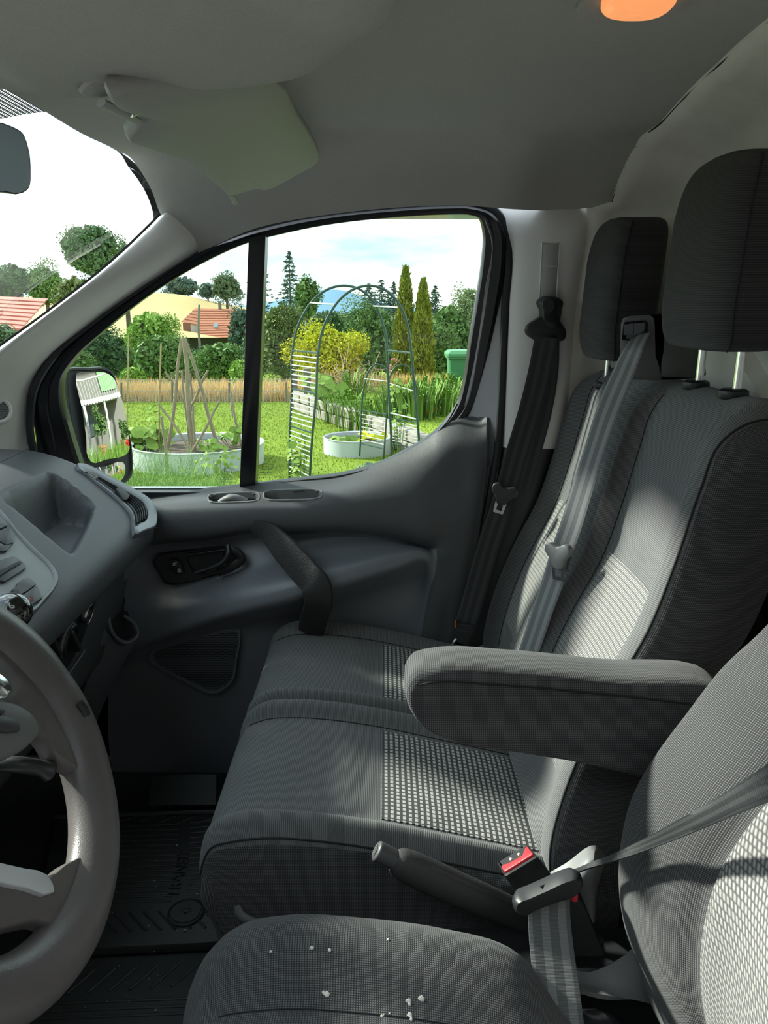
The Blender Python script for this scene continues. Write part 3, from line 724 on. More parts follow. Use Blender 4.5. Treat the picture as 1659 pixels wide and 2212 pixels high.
# ---- B-pillar trim
b1 = [(1050, 425), (1068, 456), (1092, 490), (1101, 545), (1096, 650), (1090, 800), (1086, 965)]
b2 = [(1276, 415), (1270, 449), (1266, 490), (1258, 560), (1244, 650), (1234, 760), (1218, 965)]
B1 = A([Y(u, v, 1.80 + (.05, .022)[i] if i < 2 else 1.80) for i, (u, v) in enumerate(b1)]); B2 = A([Y(u, v, 1.795 + (.05, .022)[i] if i < 2 else 1.795) for i, (u, v) in enumerate(b2)])
rws = []
for f, b in ((0, -.02), (.0, .0), (.10, .016), (.3, .026), (.7, .026), (.9, .018), (1.0, .002), (1.0, -.02)):
    r = B1*(1-f) + B2*f; r[:, 1] -= b; rws.append(r)
pil = put('trim_4', MB().shell(loft(A(rws), 3, 5), .003, flip=False), TRIM, sharp=60, kind='structure')
bl = A([[Y(u, v, y) for u, v in c_] for c_, y in ((((1086, 962), (1060, 1090), (1030, 1230), (985, 1450)), 1.80), (((1120, 962), (1095, 1090), (1070, 1230), (1060, 1450)), 1.775), (((1225, 962), (1200, 1090), (1190, 1230), (1180, 1450)), 1.78))])
put('trim_5', MB().shell(loft(bl, 4, 4), .003), PLASTIC_D, sharp=60, kind='structure')
adj = [(1173, 527), (1207, 527), (1203, 590), (1199, 660), (1166, 660), (1169, 590)]
ao = A([Y(u, v, 1.764) for u, v in adj]); 
put('adjuster_track', MB().prism(ao + A([0, .012, 0]), A([0, -.0135, 0]), .002), mat('track_plastic', (.46, .455, .44), .5), pil)
fr_ = MB(); cc = [(1171, 524), (1210, 524), (1205, 590), (1201, 670)]
fr_.tube([Y(u, v, 1.764) for u, v in [(1164, 668), (1168, 590), (1171, 525), (1209, 525), (1205, 590), (1201, 668)]], .0016, 6)
fr_.tube([Y(u, v, 1.7625) for u, v in [(1170, 575), (1188, 576), (1205, 575)]], .0008, 6)
put('adjuster_frame', fr_, TRIM, pil)

# ================================================================ seats
def cushion_ctl(cy, x0=0.0, hw=.205, ztop=0.0, depth_z=.10, st=None, a_in=.69):
    """control rows (rear to front) by columns (near to far) of one seat cushion"""
    st = st or [(.36, .312), (.25, .342), (.12, .374), (-.028, .408), (-.10, .419), (-.17, .424), (-.235, .418), (-.268, .397), (-.284, .355), (-.272, .24), (-.235, depth_z)]
    cols = [(-.97, 0, depth_z), (-1.0, 0, .24), (-1.0, 0, .345), (-.965, 0, -.020), (-.86, 0, .008), (-a_in, 0, -.009), (-a_in*.5, 0, -.015), (0, 0, -.016)]
    rows = []
    for i, (x, T) in enumerate(st):
        front = max(0, i-5)
        yk = (1, 1, 1, 1, 1, 1, .995, .975, .95, .94, .93)[i]
        r = []
        full = cols + [(-a, b, c) for a, b, c in cols[-2::-1]]
        for j, (a, _, c) in enumerate(full):
            z = (T + c) if c < .03 else min(c, T - .012*min(3, abs(7-j)-4))
            edge_ = abs(7-j) >= 4
            xx = x + x0 + (.035*(abs(7-j)-3) / 4 if (edge_ and i >= 6) else 0) * (1 if i < 9 else 1.3)
            if i >= 6 and c < .03: z = T + c*max(0, 1-(i-6)*.5)
            if i < 2 and not edge_: z -= 0.0
            r.append([xx, cy + a*hw, z + ztop])
        rows.append(r)
    return A(rows)
def seam_at(P, idx_r, col=None, row=None, r=.0016):
    """a stitched line along a fine-grid column or row, half sunk"""
    n = gnormals(P)
    if row is None: pts = P[idx_r, col]; nn = n[idx_r, col]
    else: pts = P[row, idx_r]; nn = n[row, idx_r]
    return pts, nn
def seam_tube(pts, r=.0016): return MB().tube(pts, r, 6)
def patch(P, i0, i1, j0, j1, off, sign):
    n = gnormals(P)*sign; Q = P[i0:i1+1, j0:j1+1] + n[i0:i1+1, j0:j1+1]*off
    # edges folded down into the pad
    Q2 = Q.copy()
    lo_ = P[i0:i1+1, j0:j1+1] - n[i0:i1+1, j0:j1+1]*.004
    ring_top = np.concatenate([lo_[:1], Q, lo_[-1:]], 0)
    side_l = np.concatenate([lo_[:1, :1], lo_[:, :1], lo_[-1:, :1]], 0); side_r = np.concatenate([lo_[:1, -1:], lo_[:, -1:], lo_[-1:, -1:]], 0)
    return np.concatenate([side_l, ring_top, side_r], 1)
KR = KC = 6
bench = empty('double_seat', (.1, 1.39, 0), 'dark charcoal two-place passenger bench with speckled light grey inserts beside the door', 'seat')
SEAT_Y = (1.190, 1.585)
def groove(P, cols, rows, depth=.006, w=2.0, sgn=1, rng_=None):
    n = gnormals(P)*sgn; R_, C_ = P.shape[:2]; D = np.zeros((R_, C_))
    jj = np.arange(C_)[None, :]; ii = np.arange(R_)[:, None]
    for c, (a, b) in cols: D += np.exp(-((jj-c)/w)**2) * ((ii >= a) & (ii <= b))
    for r, (a, b) in rows: D += np.exp(-((ii-r)/w)**2) * ((jj >= a) & (jj <= b))
    return P - n*(np.minimum(D, 1)*depth)[..., None]
def updir(P, want):
    n = gnormals(P); m = n[P.shape[0]//2, P.shape[1]//2]
    return 1 if np.dot(m, want) > 0 else -1
for k, cy in enumerate(SEAT_Y):
    P = loft(cushion_ctl(cy), KR, KC); sg = updir(P, (0, 0, 1))
    jn, jf = 5*KC, 9*KC; i_ins = 3*KR
    P = groove(P, [(jn, (0, 8*KR)), (jf, (0, 8*KR))], [(i_ins, (jn, jf))], .005, 1.6, sg)
    js0, js1 = 3*KC, 11*KC
    top = put('cushion', MB().grid(P[:, js0-1:js1+2]), RIBS, bench, sharp=0)
    put('side_panel', MB().grid(P[:, :js0]), KNIT, bench, sharp=0)
    put('side_panel', MB().grid(P[:, js1:]), KNIT, bench, sharp=0)
    Pn = gnormals(P)*sg
    put('cushion_insert', MB().grid(patch(P, 2, i_ins-1, jn+1, jf-1, .0022, sg)), BLOCK, bench, sharp=60)
    for j in (js0, js1): put('piping', seam_tube(P[1:8*KR+3, j] + Pn[1:8*KR+3, j]*.0006, .0017), SEAM, top)
    for j in (jn, jf): put('seam', seam_tube(P[1:7*KR, j] + Pn[1:7*KR, j]*.0005, .0010), SEAM, top)
# ---- bench backrest
bk = [(.29, .285), (.38, .278), (.47, .292), (.56, .318), (.64, .350), (.735, .394), (.84, .424), (.94, .446), (1.005, .462), (1.038, .484), (1.050, .520), (1.040, .555), (.95, .60), (.6, .58)]
off = [(-.195, .115), (-.206, .06), (-.206, .012), (-.193, -.026), (-.166, -.034), (-.135, -.004), (-.07, .006), (0, .008), (.07, .006), (.135, -.004), (.166, -.030), (.190, -.012)]
c0, c1 = SEAT_Y
cols = [(c0 + a, b) for a, b in off] + [((c0+c1)/2, .004)] + [(c1 - a, b) for a, b in off[::-1]]
rows = []
for i, (z, x) in enumerate(bk):
    g = (1, 1, 1, 1, 1, 1, 1, .95, .8, .5, .2, .2, .1, 0)[i]
    r = []
    for j, (y, p) in enumerate(cols):
        e_ = min(j, len(cols)-1-j)
        lim = (.0, .0, .0, .012, .022, .0, 0)[min(e_, 6)] if i in (8, 9, 10, 11) else 0
        zz = z - {8: .3, 9: .8, 10: 1.0, 11: 1.0}.get(i, 0) * (.050, .042, .034, .020, .008, 0, 0)[min(e_, 6)]
        yy = y + (1 if j < len(cols)/2 else -1) * {8: .25, 9: .6, 10: .9, 11: 1.0}.get(i, 0) * (.02, .022, .022, .016, .008, 0, 0)[min(e_, 6)]
        xx = x + p*g if e_ > 2 else (x + p*(g if p < .05 else 1) if i < 10 else max(x, x + p*.2))
        r.append([xx, yy, zz])
    rows.append(r)
PB = loft(A(rows), KR, KC); sg = updir(PB, (-1, 0, 0)); nC = PB.shape[1]
insr = int(5.4*KR)
cs = {'n5': 5*KC, 'n9': 9*KC, 'f5': nC-1-9*KC, 'f9': nC-1-5*KC}
PB = groove(PB, [(c_, (0, 9*KR)) for c_ in cs.values()], [(insr, (5*KC, 9*KC)), (insr, (nC-1-9*KC, nC-1-5*KC))], .005, 1.6, sg)
back = put('backrest', MB().grid(PB[:, 3*KC-1:nC-3*KC+1]), RIBS, bench, sharp=0)
put('back_side_panel', MB().grid(PB[:, :3*KC]), KNIT, bench, sharp=0)
put('back_side_panel', MB().grid(PB[:, nC-3*KC:]), KNIT, bench, sharp=0)
put('back_shell', MB().shell(A([[[.585, .99, z], [.60, 1.2, z], [.60, 1.6, z], [.585, 1.78, z]] for z in (.3, .7, 1.0)]), .01), PLASTIC_D, bench)
Bn = gnormals(PB)*sg
for a, b in ((5*KC, 9*KC), (nC-1-9*KC, nC-1-5*KC)):
    put('backrest_insert', MB().grid(patch(PB, int(1.6*KR), insr-1, a+1, b-1, .0022, sg)), TWILL, bench, sharp=60)
for j in (3*KC, nC-1-3*KC): put('piping', seam_tube(PB[2:10*KR, j] + Bn[2:10*KR, j]*.0006, .0017), SEAM, back)
for j in cs.values(): put('seam', seam_tube(PB[2:9*KR, j] + Bn[2:9*KR, j]*.0005, .0010), SEAM, back)
# plain flap that rolls from the cushion up into each backrest
for cy in SEAT_Y:
    fl = []
    for dy in (-.185, -.178, -.15, 0, .15, .178, .185):
        s_ = max(0, abs(dy)-.15)/.035
        fl.append([(.246 + .02*s_, cy+dy, .341 - .03*s_), (.268 + .015*s_, cy+dy, .357 - .02*s_), (.283 + .01*s_, cy+dy, .388 - .01*s_), (.291 + .012*s_, cy+dy, .424), (.298 + .02*s_, cy+dy, .452), (.325, cy+dy, .456)])
    put('lower_flap', MB().grid(np.swapaxes(loft(A(fl), 5, 5), 0, 1)), RIBS, bench, sharp=0)
put('seat_bracket', MB().tube(cr(A([Y(508, 1955, .99), Y(518, 1975, .985), Y(540, 1990, .98), Y(575, 2000, .98)]), 4), .012, 10, flat=(1, .5)), PLASTIC_G, bench)
# frame below
put('seat_frame', MB().box((.02, 1.39, .06), (.46, .72, .10), bev=.02), PLASTIC_D, bench)
put('seat_frame', MB().box((.40, 1.39, .2), (.22, .74, .30), bev=.03), PLASTIC_D, bench)
put('base_trim', MB().shell(loft(A([[Y(u, v, y) for u, v, y in r] for r in ([(955, 1420, 1.76), (1000, 1410, 1.76), (1060, 1385, 1.77)], [(1000, 1440, 1.70), (1040, 1425, 1.70), (1090, 1405, 1.72)], [(1050, 1460, 1.60), (1090, 1445, 1.60), (1130, 1430, 1.62)])]), 4, 4), .004), PLASTIC_G, bench)
# ---- head restraints
def headrest(par, cy, cx, z0, z1, hw, lab=None):
    zc, hz = (z0+z1)/2, (z1-z0)/2
    G = sq_grid((0, 0, 0), (1, 1, 1), .23, .38, 40, 56)
    q = G.copy(); z = G[..., 2]
    wy = 1 - .05*np.clip(z, 0, 1)**2 - .04*np.clip(-z, 0, 1)**2
    lean = .008*z + .008*np.abs(z)**3
    dx = .058*(1 - .10*np.clip(z, 0, 1)**2 - .10*np.clip(-z, 0, 1)**2)
    crown = .014*(1 - G[..., 1]**2)*np.clip(z, 0, 1)
    P = np.stack([cx + G[..., 0]*dx + lean + .012*(G[..., 1]**2)*(G[..., 0] < 0), cy + G[..., 1]*hw*wy, zc + z*hz + crown], -1)
    m = MB(); du = np.linalg.norm(np.diff(P, axis=1), axis=-1); uu = np.concatenate([np.zeros((P.shape[0], 1)), np.cumsum(du, 1)], 1)
    vv = np.r_[0, np.cumsum(np.linalg.norm(np.diff(P, axis=0), axis=-1).max(1))]
    m.grid(P, closed_c=True, uv=np.stack([uu, np.repeat(vv[:, None], P.shape[1], 1)], -1))
    h = put('headrest', m, HEADK, par, sharp=0)
    nn = gnormals(P, True)
    for sy in (-1, 1):   # stitched line down each front corner
        q = np.argmin(np.abs(np.arctan2(G[20, :, 1]*sy, -G[20, :, 0]) - math.radians(52)))
        pts = P[5:-8, q]; c = A([cx, cy, zc]); pts = pts + (pts-c)/np.linalg.norm(pts-c, axis=1, keepdims=True)*.0012
        put('seam', seam_tube(pts, .0014), SEAM, h)
    for sy in (-1, 1):
        py = cy + sy*.070
        put('post', MB().tube([(cx+.012, py, z0+.03), (cx+.010, py, z0-.09)], .0068, 16), CHROME, h)
        b = MB(); b.lathe([(.020, 0), (.022, .004), (.021, .012), (.016, .015), (.010, .015)], (cx+.006, py, z0-.068), (0, 0, 1), 24)
        put('post_guide', b, PLASTIC_D, h)
    return h
headrest(bench, 1.205, .506, 1.112, 1.372, .136)
headrest(bench, 1.625, .474, 1.072, 1.332, .122)
# ---- shoulder-belt outlet on the backrest top
bo = MB(); P0 = Y(1373, 765, 1.385)
out_ = empty('x', (0, 0, 0)) if False else None
def rr_px(pts, y): return A([Y(u, v, y) for u, v in pts])
fo = [(1341, 700), (1345, 688), (1358, 683), (1392, 681), (1402, 686), (1405, 700), (1407, 770), (1417, 800), (1420, 822), (1335, 818), (1335, 790), (1340, 760)]
lo = smooth_closed(rr_px(fo, 1.385), 3)
lo = resample(rr_px(fo, 1.385), 90, True)
bx = MB().rings([lo, lo + A([.006, -.004, .001]), lo + A([.075, -.004, .004]), (lo - lo.mean(0))*.9 + lo.mean(0) + A([.09, 0, .004])])
sh = put('belt_outlet', bx, PLASTIC_G, bench, sharp=40)
sh['label'] = 'grey plastic shoulder belt outlet between the head restraints'
fr_px = [(1345, 702), (1350, 695), (1392, 692), (1397, 699), (1396, 738), (1342, 735)]
lo = resample(rr_px(fr_px, 1.376), 60, True); c = lo.mean(0)
put('outlet_frame', MB().rings([lo + A([.01, .012, 0]), lo, c + (lo-c)*.92 + A([-.0015, -.002, 0]), c + (lo-c)*.86 + A([.004, .003, 0]), c+(lo-c)*.6 + A([.02, .02, 0])], False, True), PLASTIC_D, sh)
put('outlet_cover', MB().prism(rr_px([(1347, 701), (1367, 699), (1367, 721), (1347, 724)], 1.374), A([.004, .006, 0]), .001), PLASTIC_B, sh)
put('outlet_cover', MB().prism(rr_px([(1369, 699), (1393, 697), (1393, 712), (1384, 720), (1369, 722)], 1.374), A([.004, .006, 0]), .001), PLASTIC_B, sh)

# ================================================================ driver's seat
drv = empty('driver_seat', (.1, .60, 0), 'charcoal driver seat with raised armrest, crumbs and pale scuffs on its cushion', 'seat')
DC = .605
ctl = cushion_ctl(DC, .0, .255, 0.0, st=[(.40, .27), (.32, .30), (.24, .335), (.165, .370), (.08, .398), (-.03, .416), (-.13, .420), (-.195, .400), (-.228, .345), (-.225, .24), (-.19, .10)], a_in=.40)
# plumper, rounder cushion
for i in range(ctl.shape[0]):
    for j in range(ctl.shape[1]):
        a = abs(j-7)
        if a == 4: ctl[i, j, 2] += .004
ctl[:, :, 2] -= .012
ctl[:, 10:, 2] -= np.clip(ctl[:, 10:, 0] - .18, 0, 1)*1.1*(ctl[:, 10:, 2] > .2)
ctl[:, :, 0] -= np.where(np.abs(np.arange(15)-7) < 4, .01, -.02)[None, :]*np.clip((np.arange(11)-5)/3, 0, 1)[:, None]
P = loft(ctl, KR, KC); sg = updir(P, (0, 0, 1))
jn, jf = 5*KC, 9*KC
P = groove(P, [(jn, (0, 7*KR)), (jf, (0, 7*KR))], [(int(4.0*KR), (jn, jf))], .005, 1.8, sg)
top = put('cushion', MB().grid(P), KNIT, drv, sharp=0)
Pn = gnormals(P)*sg
put('seam', seam_tube(P[1:7*KR, jf] + Pn[1:7*KR, jf]*.0005, .0010), SEAM, top)
put('cushion_insert', MB().grid(patch(P, 2, int(4.4*KR), jn+1, jf-1, .0022, sg)), BLOCK, drv, sharp=60)
DRVP, DRVN = P, Pn
# backrest from sight lines along its inner (door-side hidden) bolster
sil = [(1455, 2225, .83), (1420, 2170, .84), (1382, 2065, .85), (1352, 1980, .855), (1339, 1885, .86), (1344, 1800, .86), (1370, 1700, .86), (1412, 1625, .86), (1482, 1530, .86), (1560, 1430, .86), (1640, 1355, .86), (1720, 1265, .855), (1800, 1150, .84), (1850, 1040, .80)]
S = A([Y(*p) for p in sil])
rows = []
for i, s in enumerate(S):
    x, y, z = s
    hw = y - DC
    f = min(1, max(0, (z-.33)/.12)); top_ = i >= 12
    prof = [(1.0, .16, 0), (1.02, .07, 0), (1.0, .018, 0), (.94, -.006, 0), (.82, -.004, 0), (.62, .012, 0), (.42, .040, 0), (.25, .055, 0), (0, .058, 0)]
    prof = prof + [(-a, b, c) for a, b, c in prof[-2::-1]]
    rows.append([[min(x + b, .64), DC + a*hw, z - (0.0 if not top_ else .01*abs(a))] for a, b, c in prof])
rows.append([[min(.64, q[0] + .05), DC + (q[1]-DC)*.9, q[2] + .02] for q in rows[-1]])
rows.append([[min(.645, q[0] + .09), DC + (q[1]-DC)*.95, q[2] - .05] for q in rows[-1]])
PD = loft(A(rows), KR, KC); sg = updir(PD, (-1, 0, 0)); nC = PD.shape[1]
ji = 6*KC
PD = groove(PD, [(ji, (0, 11*KR)), (nC-1-ji, (0, 11*KR))], [], .006, 1.6, sg)
put('backrest', MB().grid(PD), KNIT, drv, sharp=0)
Dn = gnormals(PD)*sg
put('backrest_insert', MB().grid(patch(PD, 1, int(8*KR), ji+1, nC-2-ji, .0022, sg)), TWILL, drv, sharp=60)
# side valance of the seat base and the frame
vl = [[(1195, 2072, .835), (1222, 2086, .845), (1270, 2100, .855), (1340, 2070, .87), (1385, 2035, .88)],
      [(1198, 2100, .82), (1225, 2112, .83), (1290, 2130, .845), (1360, 2110, .855), (1415, 2085, .86)],
      [(1205, 2126, .81), (1235, 2134, .82), (1310, 2150, .83), (1380, 2162, .84), (1440, 2178, .845)]]
put('base_trim', MB().shell(loft(A([[Y(*p) for p in r] for r in vl]), 5, 5), .006), PLASTIC_G, drv)
put('seat_base', MB().box((.08, .60, .15), (.46, .44, .29), bev=.03), PLASTIC_D, drv)
# armrest
at = [(1560, 1482), (1300, 1449), (1100, 1429), (930, 1426), (893, 1436), (874, 1468), (880, 1508), (912, 1552), (990, 1586), (1110, 1606), (1250, 1631), (1390, 1664), (1560, 1700)]
lo = resample(smooth_closed(rr_px(at, .925), 6), 90, True); c = lo.mean(0)
def arm_loop(y, f, dz=0):
    o = A([Y(u, v, .925) for u, v in at]); q = lo.copy()
    q = c + (lo-c)*A([1-(1-f)*.25, 1, f]); q[:, 1] = y; q[:, 2] += dz; return q
ys_ = [(.896, .80), (.898, .92), (.905, .985), (.915, 1.0), (.945, 1.0), (.965, .985), (.972, .92), (.974, .80)]
L = [arm_loop(y, f) for y, f in ys_]
L = A([arm_loop(.896, .4)] + L + [arm_loop(.974, .4)])
dv_ = np.r_[0, np.cumsum(np.linalg.norm(np.diff(L[:, 10], axis=0), axis=-1))]
per = np.r_[0, np.cumsum(np.linalg.norm(np.diff(lo, axis=0), axis=-1))]
m = MB(); m.rings(L, uv=np.stack([L[..., 0], L[..., 2] + L[..., 1]], -1))
arm = put('armrest', m, KNIT, drv, sharp=0)
st_px = [(884, 1500), (893, 1486), (915, 1477), (960, 1473), (1050, 1478), (1180, 1488), (1300, 1500), (1420, 1512), (1550, 1530)]
sp2 = cr(A([Y(u, v, .8945 if u > 900 else .900) for u, v in st_px]), 5)
put('seam', seam_tube(sp2, .0012), SEAM, arm)
# pale scuffs and crumbs lying on the driver's cushion
cb = MB()
def crumb(u, v, r, n=1, spread=0):
    for _ in range(n):
        uu, vv_ = u + RNG.normal()*spread, v + RNG.normal()*spread*.7
        # nearest cushion point to the sight line
        q = DRVP.reshape(-1, 3); d = q - EYE; zc = d[:, 1]*_c - d[:, 2]*_s
        px = np.c_[829.5 + FPX*d[:, 0]/zc, 1106 - FPX*(d[:, 1]*_s + d[:, 2]*_c)/zc]
        k = np.argsort(((px - A([uu, vv_]))**2).sum(1) + 1e4*(zc > 1.3))[0]
        nrm = DRVN.reshape(-1, 3)[k]; p = q[k]
        r_ray = ray(uu, vv_); p = EYE + r_ray*(np.dot(nrm, p-EYE)/np.dot(nrm, r_ray))
        a = np.cross(nrm, (1, .3, .1)); a /= np.linalg.norm(a); b = np.cross(nrm, a)
        rr = r*RNG.uniform(.6, 1.4); qn = 7; ph = RNG.uniform(0, 6)
        ring = [p + nrm*.0008 + (a*math.cos(t+ph)*RNG.uniform(.5, 1.2) + b*math.sin(t+ph)*RNG.uniform(.5, 1.2))*rr for t in np.linspace(0, 2*math.pi, qn, endpoint=False)]
        V = ring + [p + nrm*(.0010 + rr*.35)] + [x - nrm*.0012 for x in ring]
        cb.add(V, [(i, (i+1) % qn, qn) for i in range(qn)] + [(i, i+qn+1, (i+1) % qn + qn+1, (i+1) % qn) for i in range(qn)])
for (u, v, r, n, s) in ((505, 2052, .0035, 5, 4), (573, 2018, .0022, 2, 2), (672, 2047, .0022, 5, 6), (712, 2042, .0024, 9, 9), (738, 2043, .0022, 5, 5), (697, 2080, .0018, 2, 2), (838, 2031, .0018, 1, 1), (953, 2060, .0028, 3, 3), (700, 2143, .0034, 5, 4), (884, 2168, .003, 8, 7), (908, 2158, .003, 8, 8), (888, 2192, .0026, 6, 5), (945, 2152, .0022, 5, 7), (1072, 2170, .003, 7, 8), (838, 2195, .0022, 4, 5), (688, 2203, .0024, 2, 2), (755, 2116, .0016, 2, 3), (580, 2055, .0016, 3, 7), (920, 2088, .0014, 2, 3), (1000, 2115, .0014, 2, 4), (548, 2008, .0014, 2, 3)):
    crumb(u, v, r, n, s)
tag(put('crumbs', cb, mat('crumb_white', (.62, .60, .56), .9)), 'pale crumbs and flakes scattered on the driver seat cushion', 'crumbs', kind='stuff')
# single crumb on the bench
cr1 = MB(); p = Y(748, 1539, 1.375); cr1.rings([[p + A([math.cos(t)*r, math.sin(t)*r*.7, h]) for t in np.linspace(0, 6.28, 7, endpoint=False)] for r, h in ((.003, -.004), (.0045, .001), (.002, .003))])
tag(put('crumb', cr1, mat('crumb_tan', (.55, .47, .33), .9)), 'tan bread crumb lying in the valley between the bench cushions', 'crumb')

# ================================================================ dashboard
dash = empty('dashboard', (-.8, .95, .3), 'dark grained dashboard with an open top bin, round air vent strip and climate knobs', 'dashboard')
PROF = A([(-1.20, .83), (-1.02, .868), (-.873, .866), (-.78, .857), (-.70, .827), (-.617, .765), (-.572, .728), (-.548, .706), (-.537, .682), (-.541, .652), (-.556, .630), (-.585, .622), (-.592, .606), (-.612, .54), (-.636, .455), (-.66, .38), (-.72, .31), (-.9, .28)])
pf_ = cr(PROF, 6)
# even steps along the profile, finer on the sloping top
dl_ = np.r_[0, np.cumsum(np.linalg.norm(np.diff(pf_, axis=0), axis=1))]
tt = np.arange(0, dl_[-1], .0055); pf_ = np.stack([np.interp(tt, dl_, pf_[:, i]) for i in range(2)], 1)
dn_ = np.gradient(pf_, axis=0); dn_ = np.stack([-dn_[:, 1], dn_[:, 0]], 1); dn_ /= np.linalg.norm(dn_, axis=1, keepdims=True)
if dn_[len(dn_)//3][1] < 0: dn_ = -dn_
SLP = A([-.70, 0, .827]); SLN = A([.112, 0, .143]); SLN /= np.linalg.norm(SLN)
def DP(u, v, off=0.0):
    r = ray(u, v); return EYE + r*(np.dot(SLN, SLP + SLN*off - EYE)/np.dot(SLN, r))
FSP = A([-.60, 0, .58]); FSN = A([1, 0, -.24]); FSN /= np.linalg.norm(FSN)
def FP(u, v, off=0.0):
    r = ray(u, v); return EYE + r*(np.dot(FSN, FSP + FSN*off - EYE)/np.dot(FSN, r))
ys = np.concatenate([np.arange(.20, 1.0, .05), np.arange(1.0, 1.735, .0055), [1.735, 1.745]])
G = np.stack([np.broadcast_to(pf_[:, None, 0], (len(pf_), len(ys))), np.broadcast_to(ys, (len(pf_), len(ys))), np.broadcast_to(pf_[:, None, 1], (len(pf_), len(ys)))], -1).copy()
bin_px = [(4, 1069), (20, 1053), (80, 1027), (105, 1018), (122, 1026), (194, 1085), (203, 1098), (200, 1115), (172, 1193), (163, 1206), (148, 1198), (60, 1125), (14, 1085)]
BN = A([DP(u, v) for u, v in bin_px])[:, [0, 1]]
ptsxy = G[..., [0, 1]].reshape(-1, 2)
msk = (G[..., 2] > .69).reshape(-1)
sd = np.where(msk, sd_poly(ptsxy, BN), 9)
dep = np.clip((.004 - sd)/.028, 0, 1); dep = dep*dep*(3-2*dep)
Gf = G.reshape(-1, 3); xl = BN[:, 0].max(); zl = np.interp(xl, PROF[2:9, 0], PROF[2:9, 1]) - .012
flo = np.minimum(Gf[:, 2], zl + .10*(xl - Gf[:, 0]) + .5*np.clip(.03 - (xl - Gf[:, 0]), 0, 1))
Gf[:, 2] = Gf[:, 2]*(1-dep) + flo*dep
G = Gf.reshape(G.shape)
# far end rounds down into the cap
for i in range(len(ys)):
    f = np.clip((ys[i]-1.725)/.02, 0, 1); G[:, i, 0] -= dn_[:, 0]*.006*f; G[:, i, 2] -= dn_[:, 1]*.006*f
VI = [(183, 1020), (192, 1020), (236, 1042), (284, 1068), (308, 1083), (318, 1100), (320, 1114), (316, 1124), (304, 1131), (292, 1136), (290, 1130), (291, 1118), (284, 1102), (254, 1073), (217, 1045), (194, 1031), (185, 1025)]
m = MB(); m.grid(G, drop=cells_in(G, [VI]))
capc = A([-.85, 1.748, .55]); b0 = m.n; m.add(np.concatenate([G[:, -1], [capc]]), [(i, i+1, len(pf_)) for i in range(len(pf_)-1)])
body = put('body', m, PLASTIC, dash, sharp=50)
# lighter lower side strip and the pocket at its far end
st = [[(292, 1150, 1.735), (333, 1150, 1.735), (324, 1180, 1.735)], [(262, 1222, 1.71), (290, 1214, 1.72), (300, 1210, 1.735)]]
lp = loft(A([[Y(219, 1362, 1.60), Y(236, 1300, 1.62), Y(262, 1222, 1.66), Y(300, 1200, 1.71)], [Y(228, 1366, 1.63), Y(240, 1330, 1.65), Y(262, 1262, 1.69), Y(300, 1230, 1.73)]]), 3, 5)
put('side_trim', MB().shell(lp, .004), PLASTIC_B, dash)
lp = loft(A([[Y(222, 1360, 1.61), Y(205, 1420, 1.60), Y(178, 1500, 1.60), Y(160, 1560, 1.60)], [Y(236, 1372, 1.66), Y(222, 1420, 1.66), Y(196, 1500, 1.66), Y(180, 1560, 1.66)], [Y(262, 1395, 1.70), Y(250, 1420, 1.70), Y(216, 1500, 1.70), Y(196, 1560, 1.70)], [Y(298, 1374, 1.73), Y(270, 1420, 1.73), Y(230, 1500, 1.73), Y(205, 1560, 1.73)]]), 4, 4)
put('pocket_body', MB().shell(lp, .004), PLASTIC_B, dash)
rim = cr(A([Y(262, 1232, 1.68), Y(243, 1275, 1.655), Y(234, 1320, 1.64), Y(239, 1358, 1.635), Y(260, 1384, 1.66), Y(276, 1388, 1.68), Y(297, 1372, 1.70), Y(295, 1354, 1.71), Y(268, 1330, 1.72)]), 5)
put('pocket_rim', MB().tube(rim, .0042, 8), PLASTIC_B, dash)
pk = cr(A([Y(262, 1240, 1.70), Y(246, 1278, 1.68), Y(238, 1320, 1.66), Y(243, 1355, 1.655), Y(262, 1379, 1.68), Y(276, 1382, 1.70), Y(293, 1368, 1.72)]), 3)
put('pocket_lining', MB().grid(A([pk, pk*.6 + Y(268, 1310, 1.74)*.4, pk*.15 + Y(272, 1310, 1.76)*.85])), RUBBER, dash)
put('glove_box_edge', MB().tube([FP(184, 1405, .002), FP(142, 1466, .002), FP(90, 1540, .002)], .0014, 6), PLASTIC_G, dash)
# joint lines
put('joint', MB().tube([Y(60, 972, 1.70) + A([0, 0, .002]), Y(0, 1003, 1.42) + A([0, 0, .004]), Y(-60, 1033, 1.25) + A([0, 0, .004])], .0012, 5), RUBBER, dash)
# ---- vent at the far end
vo = [(166, 1003), (182, 1003), (230, 1027), (290, 1058), (322, 1078), (336, 1100), (339, 1122), (336, 1137), (314, 1147), (291, 1153), (287, 1140), (286, 1125), (278, 1104), (250, 1077), (209, 1045), (183, 1024), (168, 1012)]
vi = [(183, 1020), (192, 1020), (236, 1042), (284, 1068), (308, 1083), (318, 1100), (320, 1114), (316, 1124), (304, 1131), (292, 1136), (290, 1130), (291, 1118), (284, 1102), (254, 1073), (217, 1045), (194, 1031), (185, 1025)]
lo1 = cr(A([DP(u, v, .005) for u, v in vo]), 4, True); lo2 = cr(A([DP(u, v, .005) for u, v in vi]), 4, True)
vent = put('vent_bezel', MB().rings([lo1 - SLN*.012, lo1 + SLN*.002, lo1*.9 + lo2*.1 + SLN*.004, lo1*.12 + lo2*.88 + SLN*.002, lo2, lo2 - SLN*.03, lo2.mean(0)*.1 + lo2*.9 - SLN*.032], False, True), PLASTIC_B, dash, sharp=45)
